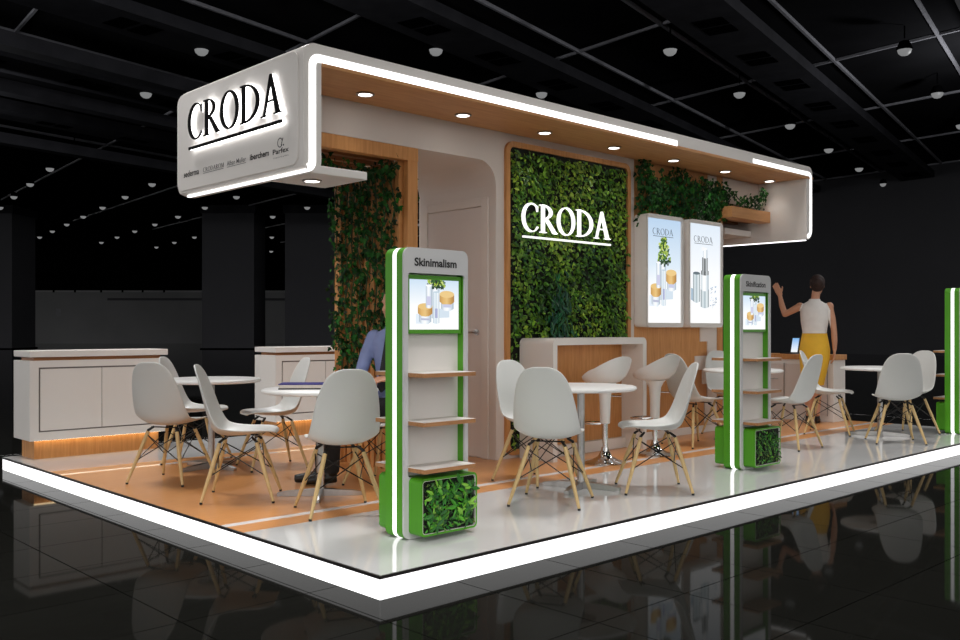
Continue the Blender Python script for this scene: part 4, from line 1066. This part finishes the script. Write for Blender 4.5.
# keep hair off the face
bm = bmesh.new(); bm.from_mesh(me); bmesh.ops.delete(bm, geom=[v for v in bm.verts if v.co.y > .065 and v.co.z < 1.70], context='VERTS'); bm.to_mesh(me); bm.free()
ho = bpy.data.objects.new('hair', me); col.objects.link(ho); ho.parent = wo
for sx in (-1, 1):
    ox = -.02; x = sx * .046 + ox
    mb = MB(); mb.tube([(x, -.03, .075), (x + sx * .004, .05, .048), (x + sx * .009, .11, .022), (x + sx * .011, .165, .016)], [.034, .036, .034, .014], 12); mb.tube([(x, -.045, .07), (x, -.052, .001)], [.016, .006], 8)
    mb.v = [(v[0], v[1], max(v[2], .0)) for v in mb.v]
    mb.build('shoe', 'black', wo, smooth=True)
# ---- man seated on his chair (local: +y forward, +x his right)
mf = Vector((-.437, -.184)); myaw = math.atan2(mf.y, mf.x) - math.pi / 2
mo = thing('person', (1.638, 1.975, .001), 'seated man in blue shirt and black trousers, mostly hidden behind the first kiosk', 'person', rotz=myaw, world=False)
b = MB()
b.loft([(0, -.06, .455, .17, .13), (0, -.06, .56, .17, .125), (0, -.06, .74, .165, .12), (0, -.05, .91, .185, .125), (0, -.05, 1.02, .198, .115), (0, -.05, 1.09, .17, .09), (0, -.045, 1.135, .075, .07)])
b.tube([(0, -.045, 1.10), (0, -.03, 1.17), (0, -.015, 1.23)], [.066, .058, .056], 14)
head(b, (0, .0, 1.295), yaw=-.35, s=1.06, tilt=-.08)
for sx in (-1, 1):
    b.ellipsoid((sx * .195, -.05, 1.055), (.058, .06, .06))
    b.tube([(sx * .195, -.05, 1.06), (sx * .245, -.02, .92), (sx * .26, .03, .80)], [.058, .052, .046], 12); b.ellipsoid((sx * .26, .03, .80), (.046, .046, .046))
    b.tube([(sx * .26, .03, .80), (sx * .20, .14, .765), (sx * .12, .27, .765)], [.046, .042, .031], 12)
    hand(b, Vector((sx * .115, .28, .77)), Vector((-sx * .45, .9, .05)), Vector((-sx * .8, -.5, .2)), Vector((0, 0, -1)), 1.04, .45)
    k_ = Vector((.42, .25, .545)) if sx > 0 else Vector((.30, .35, .54))
    f_ = Vector((.46, .24, .09)) if sx > 0 else Vector((.36, .26, .09)); td = Vector((.9, .42, 0)) if sx > 0 else Vector((.8, .6, 0))
    hp = Vector((sx * .09, -.04, .535))
    b.tube([hp, hp.lerp(k_, .5) + Vector((0, 0, .012)), k_], [.092, .08, .066], 14); b.ellipsoid(k_, (.066, .068, .066))
    b.tube([k_, k_.lerp(f_, .5), f_], [.066, .06, .05], 14)
    q_ = Vector((f_.x, f_.y, 0)); b.tube([q_ - td * .03 + Vector((0, 0, .055)), q_ + td * .08 + Vector((0, 0, .046)), q_ + td * .2 + Vector((0, 0, .034))], [.042, .043, .03], 12)
me = remeshed(b, 'body', .010, 4)
def mm_(c):
    if c.z > 1.125: return 0
    ax = abs(c.x)
    if c.z > .70 and c.y > .285 : return 0
    if c.z < .09: return 3
    if c.z < .625 and (c.y > -.02 or c.z < .56): return 2
    return 1
assign(me, mm_, ['skin', 'shirt', 'trousers', 'black'])
bo_ = bpy.data.objects.new('body', me); col.objects.link(bo_); bo_.parent = mo
mb = MB(); mb.prism([(-.018, 1.12), (.018, 1.12), (.026, 1.09), (.024, 1.04), (.036, .70), (0, .66), (-.036, .70), (-.024, 1.04), (-.026, 1.09)], lambda q: (q[0] + (1.12 - q[1]) * .12, .065 + .012 * math.sin((q[1] - .66) * 5) + (.012 if q[1] < 1.0 else -.02), q[1]), lambda q: (q[0] + (1.12 - q[1]) * .12, .085 + .012 * math.sin((q[1] - .66) * 5) + (.012 if q[1] < 1.0 else -.02), q[1])); mb.build('tie', 'tie', mo)
co = MB(); co.tube([(.072 * math.cos(a * .3142), -.035 + .072 * math.sin(a * .3142), 1.135 - .012 * math.sin(a * .3142)) for a in range(20)], .014, 8, closed=True); co.build('collar', 'shirt', mo, smooth=True)
mb = MB(); R = Matrix.Rotation(-.35, 3, 'Z'); mb.ellipsoid((-.006, -.02, 1.335), (.086, .106, .092), 20, 14, R); mb.ellipsoid((-.01, -.05, 1.295), (.082, .075, .08), 16, 12, R)
me = remeshed(mb, 'hair', .009, 3); me.materials.append(M['hair']); me.polygons.foreach_set('use_smooth', [True] * len(me.polygons))
bm = bmesh.new(); bm.from_mesh(me); bmesh.ops.delete(bm, geom=[v for v in bm.verts if v.co.y + .3 * v.co.x > .035 and v.co.z < 1.365], context='VERTS'); bm.to_mesh(me); bm.free()
ho = bpy.data.objects.new('hair', me); col.objects.link(ho); ho.parent = mo

# tidy helper properties
for o in bpy.data.objects:
    if '_org' in o: del o['_org']
